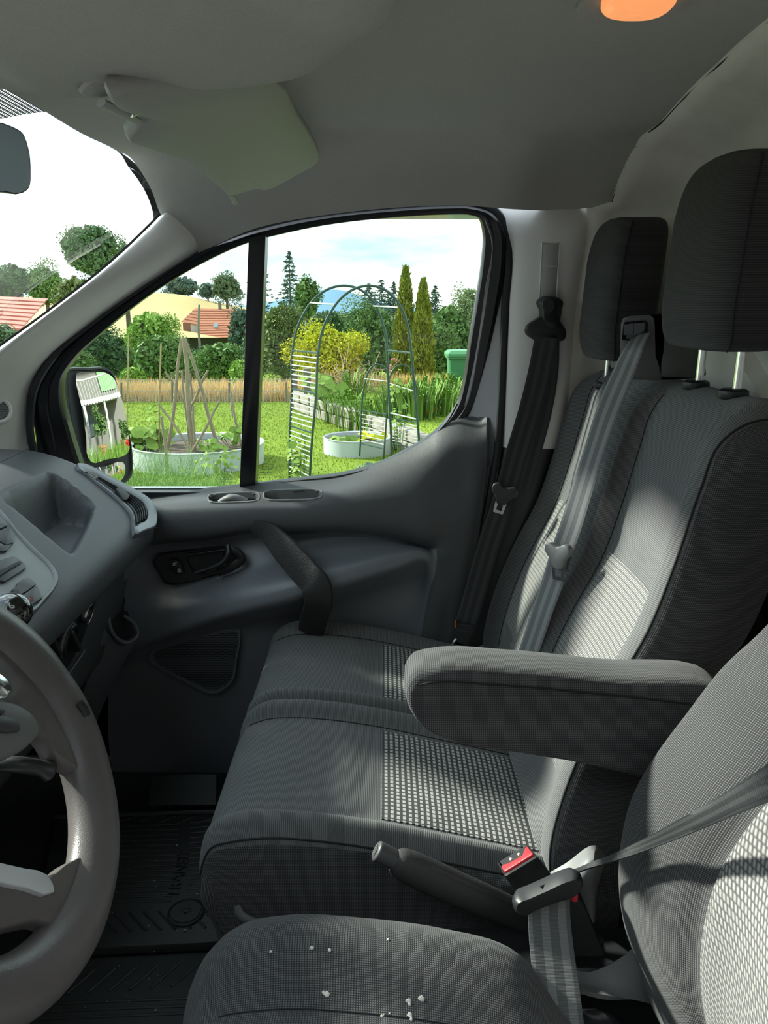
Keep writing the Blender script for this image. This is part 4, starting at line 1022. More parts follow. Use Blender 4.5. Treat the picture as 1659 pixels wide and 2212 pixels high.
for k in range(6):
    f = (k+.5)/6
    p = [(186+6*f, 1024-3*f), (222+14*f, 1047-8*f), (257+22*f, 1075-14*f), (286+22*f, 1102-18*f), (293+24*f, 1118-12*f), (294+20*f, 1132-11*f)]
    q_ = cr(A([DP(u, v, .002 - .004*(i in (0, 5))) for i, (u, v) in enumerate(p)]), 4)
    put('vent_slat', MB().tube(q_, .0022, 8, flat=(1.5, .6)), PLASTIC_D if k else PLASTIC_B, dash)
for k in range(4):
    f = k/3; a = (196 + 15*f, 1023 + 7*f); b = (186+15*f, 1028 + 9*f)
    put('vent_vane', MB().tube([DP(*a, .004), DP(*b, .004)], .0035, 6, flat=(1.6, .5)), PLASTIC_G, dash)
tb = [(245, 1062), (254, 1056), (276, 1076), (270, 1086), (262, 1086)]
put('vent_tab', MB().prism(A([DP(u, v, .002) for u, v in tb]), SLN*.010, .002), RUBBER, dash)
put('vent_seam', MB().tube([Y(290, 1158, 1.70), Y(310, 1153, 1.72), Y(338, 1139, 1.738)], .0010, 5), PLASTIC_G, dash)
# ---- radio and switch bezel on the slope
bz = [(-170, 1050), (-20, 1092), (5, 1117), (32, 1152), (75, 1196), (112, 1232), (122, 1252), (116, 1276), (92, 1306), (66, 1332), (56, 1336), (30, 1322), (-170, 1210)]
lo = A([DP(u, v, .003) for u, v in bz]); lo = smooth_closed(lo, 3); c = lo.mean(0)
bez = put('radio_bezel', MB().rings([lo - SLN*.01, lo + SLN*.004, c + (lo-c)*.97 + SLN*.009, c + (lo-c)*.93 + SLN*.009, c + (lo-c)*.90 + SLN*.005], False, True), mat('silver_grey_bezel', (.20, .21, .215), .42, metal=.15), dash, sharp=45)
BTN = mat('button_plastic', (.055, .058, .062), .45)
def button(name, px, h=.006, m_=None, par=bez):
    o = A([DP(u, v, .007) for u, v in px]); o = resample(o, 72, True)
    return put(name, MB().prism(o, SLN*h, .0012), m_ or BTN, par)
button('push_button', [(-40, 1100), (2, 1123), (14, 1140), (-10, 1150), (-40, 1130)])
button('push_button', [(-10, 1154), (16, 1142), (28, 1158), (26, 1178), (10, 1182), (-10, 1172)])
button('push_button', [(-40, 1160), (-12, 1174), (8, 1184), (22, 1181), (12, 1194), (0, 1196), (-40, 1186)])
disc = button('disc_slot_panel', [(-40, 1232), (-12, 1218), (24, 1207), (34, 1210), (51, 1224), (53, 1232), (38, 1242), (6, 1262), (-10, 1258), (-40, 1240)])
button('disc_slot', [(-20, 1247), (37, 1219), (42, 1223), (-6, 1252)], .0085, RUBBER, bez)
button('push_button', [(22, 1279), (32, 1274), (34, 1264), (46, 1256), (58, 1253), (66, 1258), (75, 1267), (56, 1281), (39, 1291), (30, 1288)])
hz = button('hazard_button', [(40, 1294), (57, 1283), (76, 1270), (81, 1279), (87, 1297), (64, 1313), (56, 1311)])
tri = [(61, 1298), (72, 1297), (70, 1287)]
tp = A([DP(u, v, .0135) for u, v in tri]); put('warning_triangle', MB().tube(np.concatenate([resample(tp, 12, True)]), .0005, 5, closed=True), mat('red_print', (.55, .03, .03), .5), bez)
# ---- climate panel
lo = A([FP(u, v, .001) for u, v in [(20, 1400), (75, 1352), (130, 1310), (190, 1268), (206, 1258), (206, 1300), (170, 1400), (140, 1450), (90, 1520), (20, 1560)]])
cl = put('climate_panel', MB().prism(lo - FSN*.003, FSN*.005, .002), PLASTIC_D, dash)
def dial(name, u, v, r, h, m_, par=cl, ring=True):
    c = FP(u, v, .003); mb = MB()
    mb.lathe([(r, -.002), (r, h*.8), (r*.94, h), (r*.80, h), (r*.76, h*.7), (0, h*.7)], c, FSN, 32)
    o = put(name, mb, m_, par); return c, o
c, so = dial('socket_cover', 180, 1323, .0195, .012, PLASTIC_D)
put('socket_ring', MB().lathe([(.0205, .004), (.0212, .010), (.0195, .0135), (.0185, .0125)], c, FSN, 32, False), STEEL, so)
text_mesh(tm := MB(), '12V', c + FSN*.0095 + A([0, .010, .0]) - A([0, .0, .005]), c + FSN*.0095 - A([0, .010, 0]) - A([0, 0, .005]), up=(.24, 0, 1)); put('socket_marking', tm, mat('dim_print', (.25, .25, .25), .5), so)
for (u, v, r) in ((140, 1381, .033), (98, 1394, .027)):
    c, o = dial('climate_dial', u, v, r, .014, PLASTIC_D)
    put('dial_ring', MB().lathe([(r*1.0, .002), (r*1.08, .006), (r*1.02, .010), (r*.97, .008)], c, FSN, 32, False), PLASTIC_G, o)
    put('dial_blade', MB().box(c + FSN*.016, (.016, .010, r*1.7), rot_x(.5), .003), PLASTIC_D, o)

# ---- gear lever
kc = Y(24, 1322, .98)
gear = empty('gear_lever', kc - A([.0, .0, .10]), 'glossy black gear knob with white shift pattern behind the steering wheel rim', 'gear lever')
put('knob', MB().rings(sq_grid(kc, (.028, .028, .026), 1, 1, 16, 24)), mat('gloss_black', (.006, .006, .007), .08, coat=1), gear, sharp=0)
put('shaft', MB().tube([kc + A([0, 0, -.02]), kc + A([-.03, .0, -.10]), kc + A([-.22, .0, -.22])], .010, 12), PLASTIC_D, gear)
tm = MB(); text_mesh(tm, '6', kc + A([.012, -.022, .014]), kc + A([.017, -.019, .014]), up=(-.5, -.1, .8))
put('shift_mark', tm, WHITE, gear)

# ================================================================ steering wheel
WC = A([-.356, .574, .786]); wa = .496; WR = .170
wn = A([math.cos(wa), 0, math.sin(wa)]); wu = A([-math.sin(wa), 0, math.cos(wa)]); ww = A([0, 1, 0])
def WP(u, v, off=0.0):
    r = ray(u, v); return EYE + r*(np.dot(wn, WC + wn*off - EYE)/np.dot(wn, r))
LEATHER = mat('worn_leather', (.125, .114, .112), .31, spec=.5, bump=(700, .25), noise=(7, .35))
whl = empty('steering_wheel', WC, 'worn dark leather steering wheel with silver lower spoke trim, at the lower left', 'steering wheel')
t_ = np.linspace(0, 2*math.pi, 96, endpoint=False)
ringp = A([WC + WR*(math.cos(q)*ww + math.sin(q)*wu) - wn*.004 for q in t_])
rr = .0225 + .0025*np.exp(-((np.abs(((t_+math.pi) % (2*math.pi)) - math.pi) - .2)/.3)**2)
put('rim', MB().tube(ringp, rr, 18, closed=True, flat=(1.0, 1.22), up=tuple(wn)), LEATHER, whl, sharp=0)
def spoke(name, px, off, th, m_, par=whl, bev=.004, sm=3):
    o = smooth_closed(A([WP(u, v, off) for u, v in px]), sm); return put(name, MB().prism(o - wn*th, wn*th, bev), m_, par, sharp=50)
spoke('spoke', [(-160, 1390), (-60, 1385), (20, 1392), (70, 1415), (125, 1480), (160, 1545), (196, 1630), (190, 1668), (152, 1650), (124, 1630), (105, 1598), (70, 1560), (0, 1530), (-160, 1520)], .006, .018, LEATHER, bev=.006)
spoke('spoke', [(-160, 1840), (0, 1868), (70, 1880), (118, 1886), (150, 1862), (195, 1850), (210, 1920), (180, 1990), (135, 2010), (92, 1992), (50, 1998), (0, 2010), (-160, 2000)], .004, .016, LEATHER, bev=.006)
cpad = spoke('control_pad', [(-160, 1490), (0, 1508), (45, 1520), (78, 1545), (92, 1574), (78, 1598), (48, 1622), (0, 1640), (-160, 1650)], .014, .018, PLASTIC_G, bev=.006)
for px in ([(0, 1545), (20, 1548), (42, 1562), (46, 1574), (30, 1580), (0, 1578), (-30, 1562)],  [(-40, 1522), (0, 1530), (14, 1534), (10, 1541), (-10, 1540), (-40, 1532)]):
    spoke('thumb_button', px, .018, .006, BTN, cpad, .0015)
spoke('silver_trim', [(-160, 1838), (0, 1862), (60, 1876), (102, 1888), (116, 1908), (120, 1926), (60, 1918), (0, 1906), (-160, 1880)], .010, .008, mat('silver_plastic', (.62, .66, .67), .38), bev=.002, sm=2)
spoke('horn_pad', [(-420, 1500), (-160, 1420), (-30, 1430), (6, 1452), (14, 1500), (-6, 1560), (-10, 1700), (-60, 1900), (-200, 2000), (-420, 1950)], .03, .03, PLASTIC, bev=.012)
spoke('chrome_trim', [(-30, 1442), (6, 1452), (24, 1470), (30, 1490), (18, 1506), (-4, 1512), (-30, 1508)], .034, .012, CHROME, bev=.004)
put('column_shroud', MB().tube([WC - wn*.05 - ww*.0, WC - wn*.22, WC - wn*.40], [.06, .07, .08], 20), PLASTIC_D, whl)
put('wiper_stalk', MB().tube(cr(A([Y(-40, 1652, .66), Y(40, 1652, .66), Y(90, 1660, .67), Y(112, 1667, .675)]), 4), [.008]*9 + [.009, .010, .011, .009], 10), PLASTIC_D, whl)
put('paddle_edge', MB().tube([Y(170, 1518, .735), Y(180, 1530, .735), Y(186, 1545, .735)], .005, 8), PLASTIC_D, whl)

# ================================================================ roof furniture
# interior mirror
mc = [(-160, 250), (-60, 258), (20, 272), (45, 288), (57, 320), (62, 370), (59, 405), (44, 418), (0, 415), (-160, 405)]
mir = empty('rear_view_mirror', Y(0, 345, 1.06), 'cab rear view mirror with a reflection painted on its blue-grey glass at the left edge before the windscreen', 'mirror')
mn_ = A([.93, -.33, -.06]); mn_ /= np.linalg.norm(mn_); m0 = Y(0, 345, 1.06)
def MRP(u, v):
    r = ray(u, v); return EYE + r*(np.dot(mn_, m0 - EYE)/np.dot(mn_, r))
lo = smooth_closed(A([MRP(u, v) for u, v in mc]), 4); c = lo.mean(0)
mback = -mn_*.035
put('housing', MB().rings([c + (lo-c)*.82 + mback, c + (lo-c)*.97 + mback*.5, lo, c + (lo-c)*.985 + mn_*.004, c + (lo-c)*.955 + mn_*.004]), PLASTIC_D, mir, sharp=50)
put('mirror_glass', MB().rings([c + (lo-c)*.955 + mn_*.0045, c + (lo-c)*.93 + mn_*.005]), mat('painted_reflection', (.52, .63, .75), .15), mir)  # pale blue-grey base colour stands in for the mirror's reflection
# overhead shelf
sh_rows = []
lipx = [(-60, 172, 1.10), (60, 184, 1.08), (130, 196, 1.06), (240, 193, 1.04), (425, 182, 1.01), (560, 170, .985), (650, 154, .955), (700, 132, .925), (740, 104, .885), (790, 66, .845), (832, 44, .80), (870, -30, .70), (900, -120, .6)]
L1 = A([Y(*p) for p in lipx])
ctr = A([-.36, .35, 0])
def shelf_loop(f, dz):
    q = L1.copy(); q[:, 0] = ctr[0] + (L1[:, 0]-ctr[0])*f; q[:, 1] = ctr[1] + (L1[:, 1]-ctr[1])*f; q[:, 2] += dz; return q
shl = loft(A([shelf_loop(1.0, .09), shelf_loop(1.01, .05), shelf_loop(1.004, .012), shelf_loop(.985, -.004), shelf_loop(.95, -.012), shelf_loop(.8, -.018), shelf_loop(.5, -.02), shelf_loop(.1, -.02)]), 4, 4)
oh = tag(put('overhead_shelf', MB().shell(shl, .004), LINER, sharp=0), 'felt-covered overhead shelf bulging below the headliner above the windscreen', 'shelf')
# sun visor
vz = [(238, 203), (300, 190), (420, 178), (580, 166), (596, 172), (640, 240), (688, 322), (692, 335), (684, 355), (640, 380), (578, 411), (568, 411), (553, 408), (498, 424), (488, 416), (400, 345), (300, 268), (316, 262), (326, 246), (318, 232), (296, 232), (270, 236), (248, 228)]
VA, VB, VC2 = Y(495, 422, 1.55), Y(690, 330, 1.50), Y(300, 268, 1.00)
vn = np.cross(VB-VA, VC2-VA); vn /= np.linalg.norm(vn)
if vn[2] > 0: vn = -vn
def VP_(u, v, off=0.0):
    r = ray(u, v); return EYE + r*(np.dot(vn, VA + vn*off - EYE)/np.dot(vn, r))
vis = empty('sun_visor', VP_(480, 290), 'grey padded sun visor folded up against the headliner above the side window', 'sun visor')
lo = resample(cr(A([VP_(u, v) for u, v in vz]), 3, True), 140, True); c = A([VP_(480, 290)])[0]
vin = lambda f, d: c + (lo-c)*f + vn*d
VIS = mat('visor_vinyl', (.36, .36, .335), .6, bump=(700, .3))
put('panel', MB().rings([vin(.97, -.020), vin(.995, -.014), vin(1.0, -.007), vin(.99, 0), vin(.965, .0025), vin(.6, .004)]), VIS, vis, sharp=60)
hg = cr(A([VP_(218, 222, -.012), VP_(250, 236, -.006), VP_(280, 252, -.002), VP_(300, 264, -.002)]), 4)
put('hinge_arm', MB().tube(hg, [.007]*4 + [.0075]*4 + [.006]*4 + [.004], 12, flat=(.6, 1.2)), VIS, vis)
put('hinge_rod', MB().tube([VP_(282, 246, .0), VP_(302, 238, -.004), VP_(322, 244, -.004)], .004, 10), STEEL, vis)
put('hinge_mount', MB().lathe([(.026, -.022), (.024, -.018), (.014, -.014), (.0, -.013)], VP_(238, 226, -.012), vn, 24), LINER, vis)
put('clip_peg', MB().tube([VP_(498, 418, -.006), VP_(506, 430, -.002), VP_(509, 437, .0)], .006, 10), VIS, vis)
# dome lamp
dc = Z(1378, -4, 1.532)
dome = empty('dome_lamp', dc, 'orange-glowing roof lamp lens at the top edge of the view', 'lamp')
put('base', MB().box(dc + A([0, .0, .006]), (.13, .10, .014), bev=.005), LINER, dome)
G_ = sq_grid(dc + A([0, -.004, -.004]), (.043, .035, .017), .8, .7, 16, 32)
put('lens', MB().rings(G_), mat('amber_lens', (.75, .30, .12), .25, emit=((1.0, .36, .13), .42)), dome, sharp=0)

# ================================================================ floor mats
MATR = mat('mat_rubber', (.026, .027, .028), .55, bump=(60, .3), noise=(9, .5))
DUST = mat('mat_dust', (.035, .036, .036), .8)
fm = empty('floor_mat', Z(360, 1900, .0), 'black ribbed rubber floor mat with a round drain plug in the passenger footwell', 'mat')
ZM = .020
ol = [(120, 1770), (330, 1762), (470, 1758), (560, 1800), (560, 2020), (442, 2036), (200, 2047), (60, 2052)]
o = A([Z(u, v, ZM) for u, v in ol])
put('mat', MB().prism(o + A([0, 0, -.018]), A([0, 0, .018]), .003), MATR, fm)
def rib(a, b, z, r=.0022, par=fm, name='rib'):
    return put(name, MB().tube([Z(*a, z), (Z(*a, z)+Z(*b, z))/2, Z(*b, z)], r, 6, flat=(.9, 1.3)), MATR, par)
for v in range(1786, 1962, 11):
    f = (v-1786)/175; rib((238-f*40, v), (388-f*18, v-5), ZM)
    if v % 2 == 0 or 1: rib((412-f*8, v-8), (470+f*6, v-14), ZM)
for k in range(5): rib((262+k*40, 1774+2*k), (296+k*42, 1764), ZM)
for k in range(9): rib((215+k*32, 1974-k*1.5), (252+k*32, 2014-k*1.5), ZM, .0026)
for k in range(3): rib((440+k*26, 1960-k*5), (468+k*24, 1990-k*5), ZM, .0026)
c = Z(402, 1973, ZM)
put('drain_plug', MB().lathe([(.036, -.002), (.036, .004), (.033, .006), (.031, .003), (.029, .003), (.028, .005), (.010, .005), (.008, .003), (.004, .003), (.003, .006), (0, .006)], c, (0, 0, 1), 36), MATR, fm)
tm = MB(); text_mesh(tm, 'TRANSIT', Z(385, 1938, ZM+.0015), Z(412, 1836, ZM+.0015), thick=.03, up=Z(360, 1890, ZM)-Z(395, 1892, ZM)); put('lettering', tm, MATR, fm)
tr = MB(); tr.tube([Z(u, v, ZM+.001) for u, v in ((120, 1766), (330, 1758), (470, 1754))], .006, 8); put('mat_lip', tr, MATR, fm)
dm = empty('driver_floor_mat', Z(200, 2120, .0), 'black rubber mat with slanting ribs in front of the driver seat', 'mat')
ol = [(-200, 2075), (200, 2068), (450, 2056), (700, 2100), (700, 2500), (-200, 2500)]
o = A([Z(u, v, .004) for u, v in ol]); put('mat', MB().prism(o + A([0, 0, -.008]), A([0, 0, .008]), .003), MATR, dm)
for k in range(8): rib((100+k*45, 2150-k*3), (160+k*45, 2098-k*3), .004, .0028, dm)
for k in range(3): rib((20, 2172+k*16), (420, 2156+k*16), .004, .0022, dm)
for k in range(5): rib((-60+k*22, 2112-k*2), (0+k*22, 2084-k*2), .004, .0024, dm)
gm = MB()
for _ in range(110):
    u, v = RNG.uniform(120, 500), RNG.uniform(1770, 2190); z = ZM if v < 2040 else .004
    p = Z(u, v, z + .0022); r = RNG.uniform(.0006, .0018)*(1 if RNG.random() > .06 else 2)
    gm.add([p + A([r*math.cos(t), r*math.sin(t), 0]) for t in (0, 1.2, 2.5, 3.7, 5)] + [p + A([0, 0, r])], [(i, (i+1) % 5, 5) for i in range(5)])
p = None
tag(put('grit', gm, mat('grit_grey', (.30, .29, .27), .9)), 'pale grit specks scattered over the black floor mats', 'grit', kind='stuff')
fr_ = loft(A([[Z(322, 1752, .02), Z(400, 1745, .02), Z(470, 1745, .02)], [Y(335, 1690, 1.66), Y(400, 1680, 1.66), Y(470, 1680, 1.66)]]), 3, 3)
tag(put('toe_board', MB().shell(fr_, .02), MATR), 'dark rubber toe board rising at the door end of the footwell', 'toe board')
tb_ = MB().box(Z(345, 1722, .03), (.02, .08, .012), bev=.003); tag(put('sill_strip', tb_, mat('dusty_brown', (.07, .06, .05), .9)), 'dusty brown strip beside the toe board in the footwell', 'strip')

# ================================================================ seat belts
def belt_path(pts, k=8): return cr(A([Y(*p) for p in pts]), k)
TONGUE = mat('tongue_plastic', (.03, .031, .033), .4)
def tongue(par, c, ex, ez, w, grey=None):
    """belt tongue: plastic loop with a slotted steel blade. ex across the strap, ez along it"""
    ex = ex/np.linalg.norm(ex); ez = ez - ex*np.dot(ex, ez); ez /= np.linalg.norm(ez); en = np.cross(ex, ez)
    if en[1] > 0: en = -en
    P = lambda x, z, n_=0: c + ex*x + ez*z + en*n_
    body = [(-w*.62, .012), (-w*.45, .016), (0, .010), (w*.45, .016), (w*.64, .012), (w*.66, 0), (w*.35, -.016), (w*.2, -.030), (-w*.2, -.030), (-w*.35, -.016), (-w*.64, 0)]
    o = smooth_closed(A([P(x, z, -.002) for x, z in body]), 3)
    tp = put('tongue', MB().prism(o, en*.011, .003), grey or TONGUE, par, sharp=50)
    m_ = MB(); a, b = .013, .052
    fr = [((-a, -.026), (a, -.026), (a*.9, -b), (-a*.9, -b)), ((-a*.5, -.032), (a*.5, -.032), (a*.5, -.045), (-a*.5, -.045))]
    o_ = resample(A([P(x, z, .003) for x, z in fr[0]]), 32, True); i_ = resample(A([P(x, z, .003) for x, z in fr[1]]), 32, True)
    m_.rings([o_, o_ + en*.0025, i_ + en*.0025, i_, o_], False, False)
    put('tongue_blade', m_, STEEL, tp, sharp=30)
    return tp
# ---- outer belt on the pillar
ob = empty('outer_seat_belt', Y(1003, 1375, 1.72), 'black seat belt hanging down the pale pillar beside the door', 'seat belt')
p1 = belt_path([(1180, 728, 1.735), (1166, 800, 1.735), (1146, 880, 1.735), (1116, 980, 1.73), (1088, 1080, 1.725), (1055, 1180, 1.722), (1026, 1280, 1.72), (1006, 1350, 1.715), (1000, 1372, 1.715)])
put('webbing', MB().ribbon(p1, A([1, -.25, .1]), .050, .0016), WEB, ob)
p2 = belt_path([(1186, 730, 1.752), (1184, 800, 1.758), (1170, 890, 1.760), (1148, 975, 1.762), (1125, 1060, 1.762)])
put('webbing', MB().ribbon(p2, A([1, -.1, .1]), .046, .0016), WEB, ob)
dr = [(1133, 716), (1136, 704), (1155, 690), (1172, 680), (1190, 682), (1212, 700), (1221, 718), (1217, 733), (1200, 738), (1150, 733)]
lo = smooth_closed(rr_px(dr, 1.755), 4); c = lo.mean(0)
dm_ = lambda f, d: c + (lo-c)*f + A([0, -d, 0])
dring = put('belt_guide', MB().rings([dm_(.97, -.006), dm_(1, 0), dm_(1, .012), dm_(.95, .018), dm_(.8, .020), dm_(.5, .021)]), PLASTIC_D, ob, sharp=45)
sl_ = [(1146, 716), (1200, 722), (1204, 730), (1150, 725)]
put('belt_slot', MB().prism(rr_px(sl_, 1.737), A([0, -.004, 0]), .001), RUBBER, dring)
ca = [(1157, 652), (1162, 645), (1170, 641), (1196, 642), (1208, 650), (1206, 670), (1202, 690), (1196, 705), (1172, 706), (1164, 692), (1162, 670)]
lo = smooth_closed(rr_px(ca, 1.775), 4); c = lo.mean(0)
car = put('height_slider', MB().rings([dm_(1, -.002), dm_(1, .030), dm_(.95, .042), dm_(.8, .046)]), PLASTIC_D, ob, sharp=45)
ca2 = [(1172, 648), (1194, 648), (1198, 660), (1190, 676), (1178, 676), (1170, 662)]
lo = smooth_closed(rr_px(ca2, 1.732), 3); c = lo.mean(0)
put('slider_button', MB().rings([dm_(1, -.002), dm_(1, .004), dm_(.9, .006)]), mat('slider_black', (.03, .03, .032), .35), car, sharp=45)
i = np.argmin(np.abs(p1[:, 2] - Y(1088, 1072, 1.725)[2])); tdir = p1[i-2]-p1[i+2]
tg = tongue(ob, Y(1090, 1062, 1.716), A([.95, -.25, -.25]), A([.05, 0, 1.0]), .046)
# sewn end and anchor
e_ = belt_path([(1001, 1362, 1.712), (998, 1380, 1.712), (990, 1392, 1.714)], 6)
put('sewn_end', MB().ribbon(cr(A([Y(1004, 1345, 1.711), Y(999, 1366, 1.711), Y(993, 1388, 1.712)]), 5), A([1, -.25, .1]), .044, .005), PLASTIC_D, ob)
st = MB()
for k in range(5):
    a = Y(985, 1349+k*3.2, 1.7075); b = Y(1021, 1352+k*3.2, 1.700); st.tube([a + (b-a)*f + A([0, 0, .0008*(-1)**j]) for j, f in enumerate(np.linspace(0, 1, 14))], .0007, 4)
put('stitching', st, mat('stitch_grey', (.05, .05, .055), .8), ob, kind='stuff')
put('anchor_hook', MB().tube(cr(A([Y(986, 1380, 1.708), Y(979, 1388, 1.706), Y(975, 1398, 1.708)]), 5), .0026, 8), STEEL, ob)
put('red_tab', MB().box(Y(984, 1348, 1.708), (.004, .004, .018), bev=.001), mat('red_orange_tab', (.55, .10, .04), .5), ob)

# ---- centre belt from the outlet
mb_ = empty('centre_seat_belt', Y(1140, 1435, 1.36), 'grey worn seat belt running down between the two bench backrests', 'seat belt')
p = belt_path([(1386, 722, 1.375), (1370, 752, 1.35), (1345, 810, 1.345), (1312, 890, 1.345), (1282, 980, 1.345), (1254, 1070, 1.345), (1232, 1140, 1.345), (1212, 1196, 1.345), (1196, 1250, 1.347), (1175, 1310, 1.35), (1155, 1370, 1.355), (1128, 1450, 1.365), (1112, 1500, 1.37)])
wd = cr(A([[1, -.9, .25], [1, -.9, .2], [1, -.9, .1], [.9, -.9, 0], [.8, -1, 0], [.8, -1, 0], [.8, -1, 0], [.8, -1, 0], [.8, -1, 0], [.7, -1, 0], [.7, -1, 0], [.7, -1, 0], [.7, -1, 0]]), 8)
wid = np.interp(np.linspace(0, 1, len(p)), [0, .08, .2, .5, .8, 1], [.034, .036, .043, .047, .047, .047])
put('webbing', MB().ribbon(p, wd, wid, .0016), WEB_L, mb_)
TG2 = mat('tongue_grey', (.16, .17, .175), .4)
tongue(mb_, Y(1208, 1192, 1.333), A([.75, -.8, .12]), A([.40, -.40, 1]), .040, TG2)

# ---- driver's belt, its tongue and the two buckles
db = empty('driver_seat_belt', Y(1200, 1960, .86), 'worn grey driver seat belt drawn across the seat and twisted edge-on above its tongue', 'seat belt')
p = cr(np.concatenate([[X(3500, 835, .60)], A([Y(*q_) for q_ in [(2350, 1375, .45), (1900, 1580, .52), (1660, 1692, .60), (1520, 1765, .69), (1400, 1822, .755), (1320, 1855, .80), (1250, 1880, .855), (1195, 1905, .855), (1178, 1920, .853)]])]), 8)
wd = cr(A([[.6, .1, .6], [.3, .05, 1.0], [.2, .05, 1.0], [.2, .1, 1], [.1, .3, .9], [.0, .6, .7], [.2, .8, .5], [.5, .8, .2], [.8, .6, .1], [.9, .5, .1]]), 8)
tw_ = np.interp(np.linspace(0, 1, len(p)), [0, .15, .3, .42, .55, .68, .8, .92, 1], [.046, .044, .034, .022, .013, .008, .009, .024, .044])
put('webbing', MB().ribbon(p, wd, tw_, .0024), WEB, db)
p = belt_path([(1188, 1925, .862), (1186, 1960, .858), (1190, 2030, .84), (1198, 2100, .815), (1206, 2170, .79), (1214, 2250, .765)])
wd = cr(A([[1, .14, .05], [1, .12, .03], [1, .06, 0], [1, .04, 0], [1, .0, 0], [1, .0, 0]]), 8)
put('webbing', MB().ribbon(p, wd, np.interp(np.linspace(0, 1, len(p)), [0, 1], [.056, .060]), .0016), WEB_G, db)
tp_ = [(1107, 1948), (1112, 1938), (1135, 1928), (1180, 1908), (1225, 1888), (1243, 1884), (1254, 1890), (1256, 1908), (1244, 1920), (1200, 1936), (1150, 1955), (1128, 1966), (1113, 1962)]
lo = smooth_closed(A([Y(u, v, .845) for u, v in tp_]), 4); c = lo.mean(0)
dm_ = lambda f, d: c + (lo-c)*f + A([0, -d, 0])
put('tongue', MB().rings([dm_(.9, -.012), dm_(1, -.004), dm_(1, .006), dm_(.92, .012), dm_(.6, .013), dm_(.3, .0131), dm_(.001, .0131)], cap1=False), PLASTIC_D, db, sharp=45)
# bench buckle with the red button, empty
bk_ = empty('seat_belt_buckle', Y(1150, 1990, .90), 'black seat belt buckle with a bright red release button and empty slot', 'buckle')
base = [(1072, 1872, .905), (1147, 1824, .905), (1160, 1842, .885), (1092, 1895, .885)]
B0 = A([Y(1074, 1864, .925), Y(1140, 1825, .925), Y(1160, 1850, .880), Y(1090, 1893, .880)])
ax_ = Y(1112, 1930, .885) - Y(1083, 1880, .885) + A([.02, 0, -.02])
top_l = resample(B0, 40, True); c = top_l.mean(0); hh_ = lambda f, d: c + (top_l-c)*f + ax_/np.linalg.norm(ax_)*d
put('housing', MB().rings([hh_(.88, .004), hh_(.9, -.001), hh_(1.0, .001), hh_(1.02, .006), hh_(1.04, .05), hh_(.98, .085), hh_(.8, .095)]), PLASTIC_D, bk_, sharp=45)
nb = np.cross(B0[1]-B0[0], B0[3]-B0[0]); nb /= np.linalg.norm(nb)
if np.dot(nb, ax_) > 0: nb = -nb
def BP(a, b, off=0): return B0[0]*(1-a)*(1-b) + B0[1]*a*(1-b) + B0[2]*a*b + B0[3]*(1-a)*b + nb*off
RED = mat('red_button', (.72, .035, .045), .38)
rd = resample(A([BP(a, b, .0) for a, b in ((.06, .52), (.10, .50), (.26, .62), (.74, .62), (.90, .30), (.95, .22), (.96, .9), (.06, .92), (.05, .7))]), 40, True)
put('release_button', MB().prism(rd, nb*.004, .0012), RED, bk_)
sd_ = resample(A([BP(a, b, .0012) for a, b in ((.08, .1), (.92, .1), (.88, .32), (.72, .55), (.28, .55), (.10, .42))]), 30, True)
put('slot', MB().prism(sd_, nb*.001, .0), RUBBER, bk_)
for a in (.38, .64): put('pin', MB().tube([BP(a, .30, .001), BP(a+.01, .52, .003)], .0022, 8), mat('pin_grey', (.5, .48, .48), .4), bk_)
put('stalk', MB().tube([c + ax_/np.linalg.norm(ax_)*.09, c + ax_/np.linalg.norm(ax_)*.13 + A([.0, 0, -.02]), c + ax_/np.linalg.norm(ax_)*.15 + A([.03, .0, -.10])], .014, 10), PLASTIC_D, bk_)
# second buckle that holds the driver's tongue
b2_ = empty('driver_buckle', Y(1250, 2040, .87), 'black buckle behind the grey belt holding the driver belt tongue', 'buckle')
o = A([Y(1240, 1930, .875), Y(1256, 1938, .875), Y(1306, 2060, .875), Y(1180, 2062, .875), Y(1172, 1960, .875)]); o = resample(o, 40, True); c = o.mean(0)
put('housing', MB().rings([o + A([0, .02, 0]), o, c + (o-c)*.95 + A([0, -.006, 0])]), PLASTIC_D, b2_, sharp=45)
put('release_button', MB().box(Y(1241, 1937, .868), (.008, .008, .012), bev=.002), RED, b2_)

# ---- parking brake
pb = empty('parking_brake', Y(1260, 2040, .95), 'black parking brake lever with a thumb button, raised between the seats', 'parking brake')
p = belt_path([(852, 1858, .925), (900, 1880, .925), (960, 1908, .925), (1030, 1938, .925), (1110, 1972, .93), (1200, 2010, .935), (1290, 2050, .94)], 6)
r_ = np.interp(np.linspace(0, 1, len(p)), [0, .03, .12, .3, .5, .7, 1], [.016, .021, .0235, .0245, .023, .020, .018])
put('grip', MB().tube(p, r_, 18, flat=(1.05, .85), up=(0, 0, 1)), mat('brake_grip', (.035, .035, .036), .6, bump=(300, .5)), pb, sharp=50)
rg = p + A([0, 0, 1])*np.maximum(r_*.98, .01)[:, None]
put('grip_ridge', MB().tube(rg[9:] + A([0, -.003, 0]), .006, 8, flat=(.5, 1.4)), mat('ridge_plastic', (.055, .054, .053), .45), pb)
p = belt_path([(860, 1862, .925), (835, 1848, .925), (818, 1840, .925), (812, 1837, .925)], 4)
r_ = np.interp(np.linspace(0, 1, len(p)), [0, .7, .9, 1], [.0135, .0145, .0140, .012])
bt = put('release_button', MB().tube(p, r_, 20), mat('button_grey', (.07, .072, .075), .42), pb, sharp=50)
d_ = p[-1]-p[-2]; d_ /= np.linalg.norm(d_); ax1 = np.cross(d_, (0, 0, 1)); ax1 /= np.linalg.norm(ax1); ax2 = np.cross(ax1, d_)
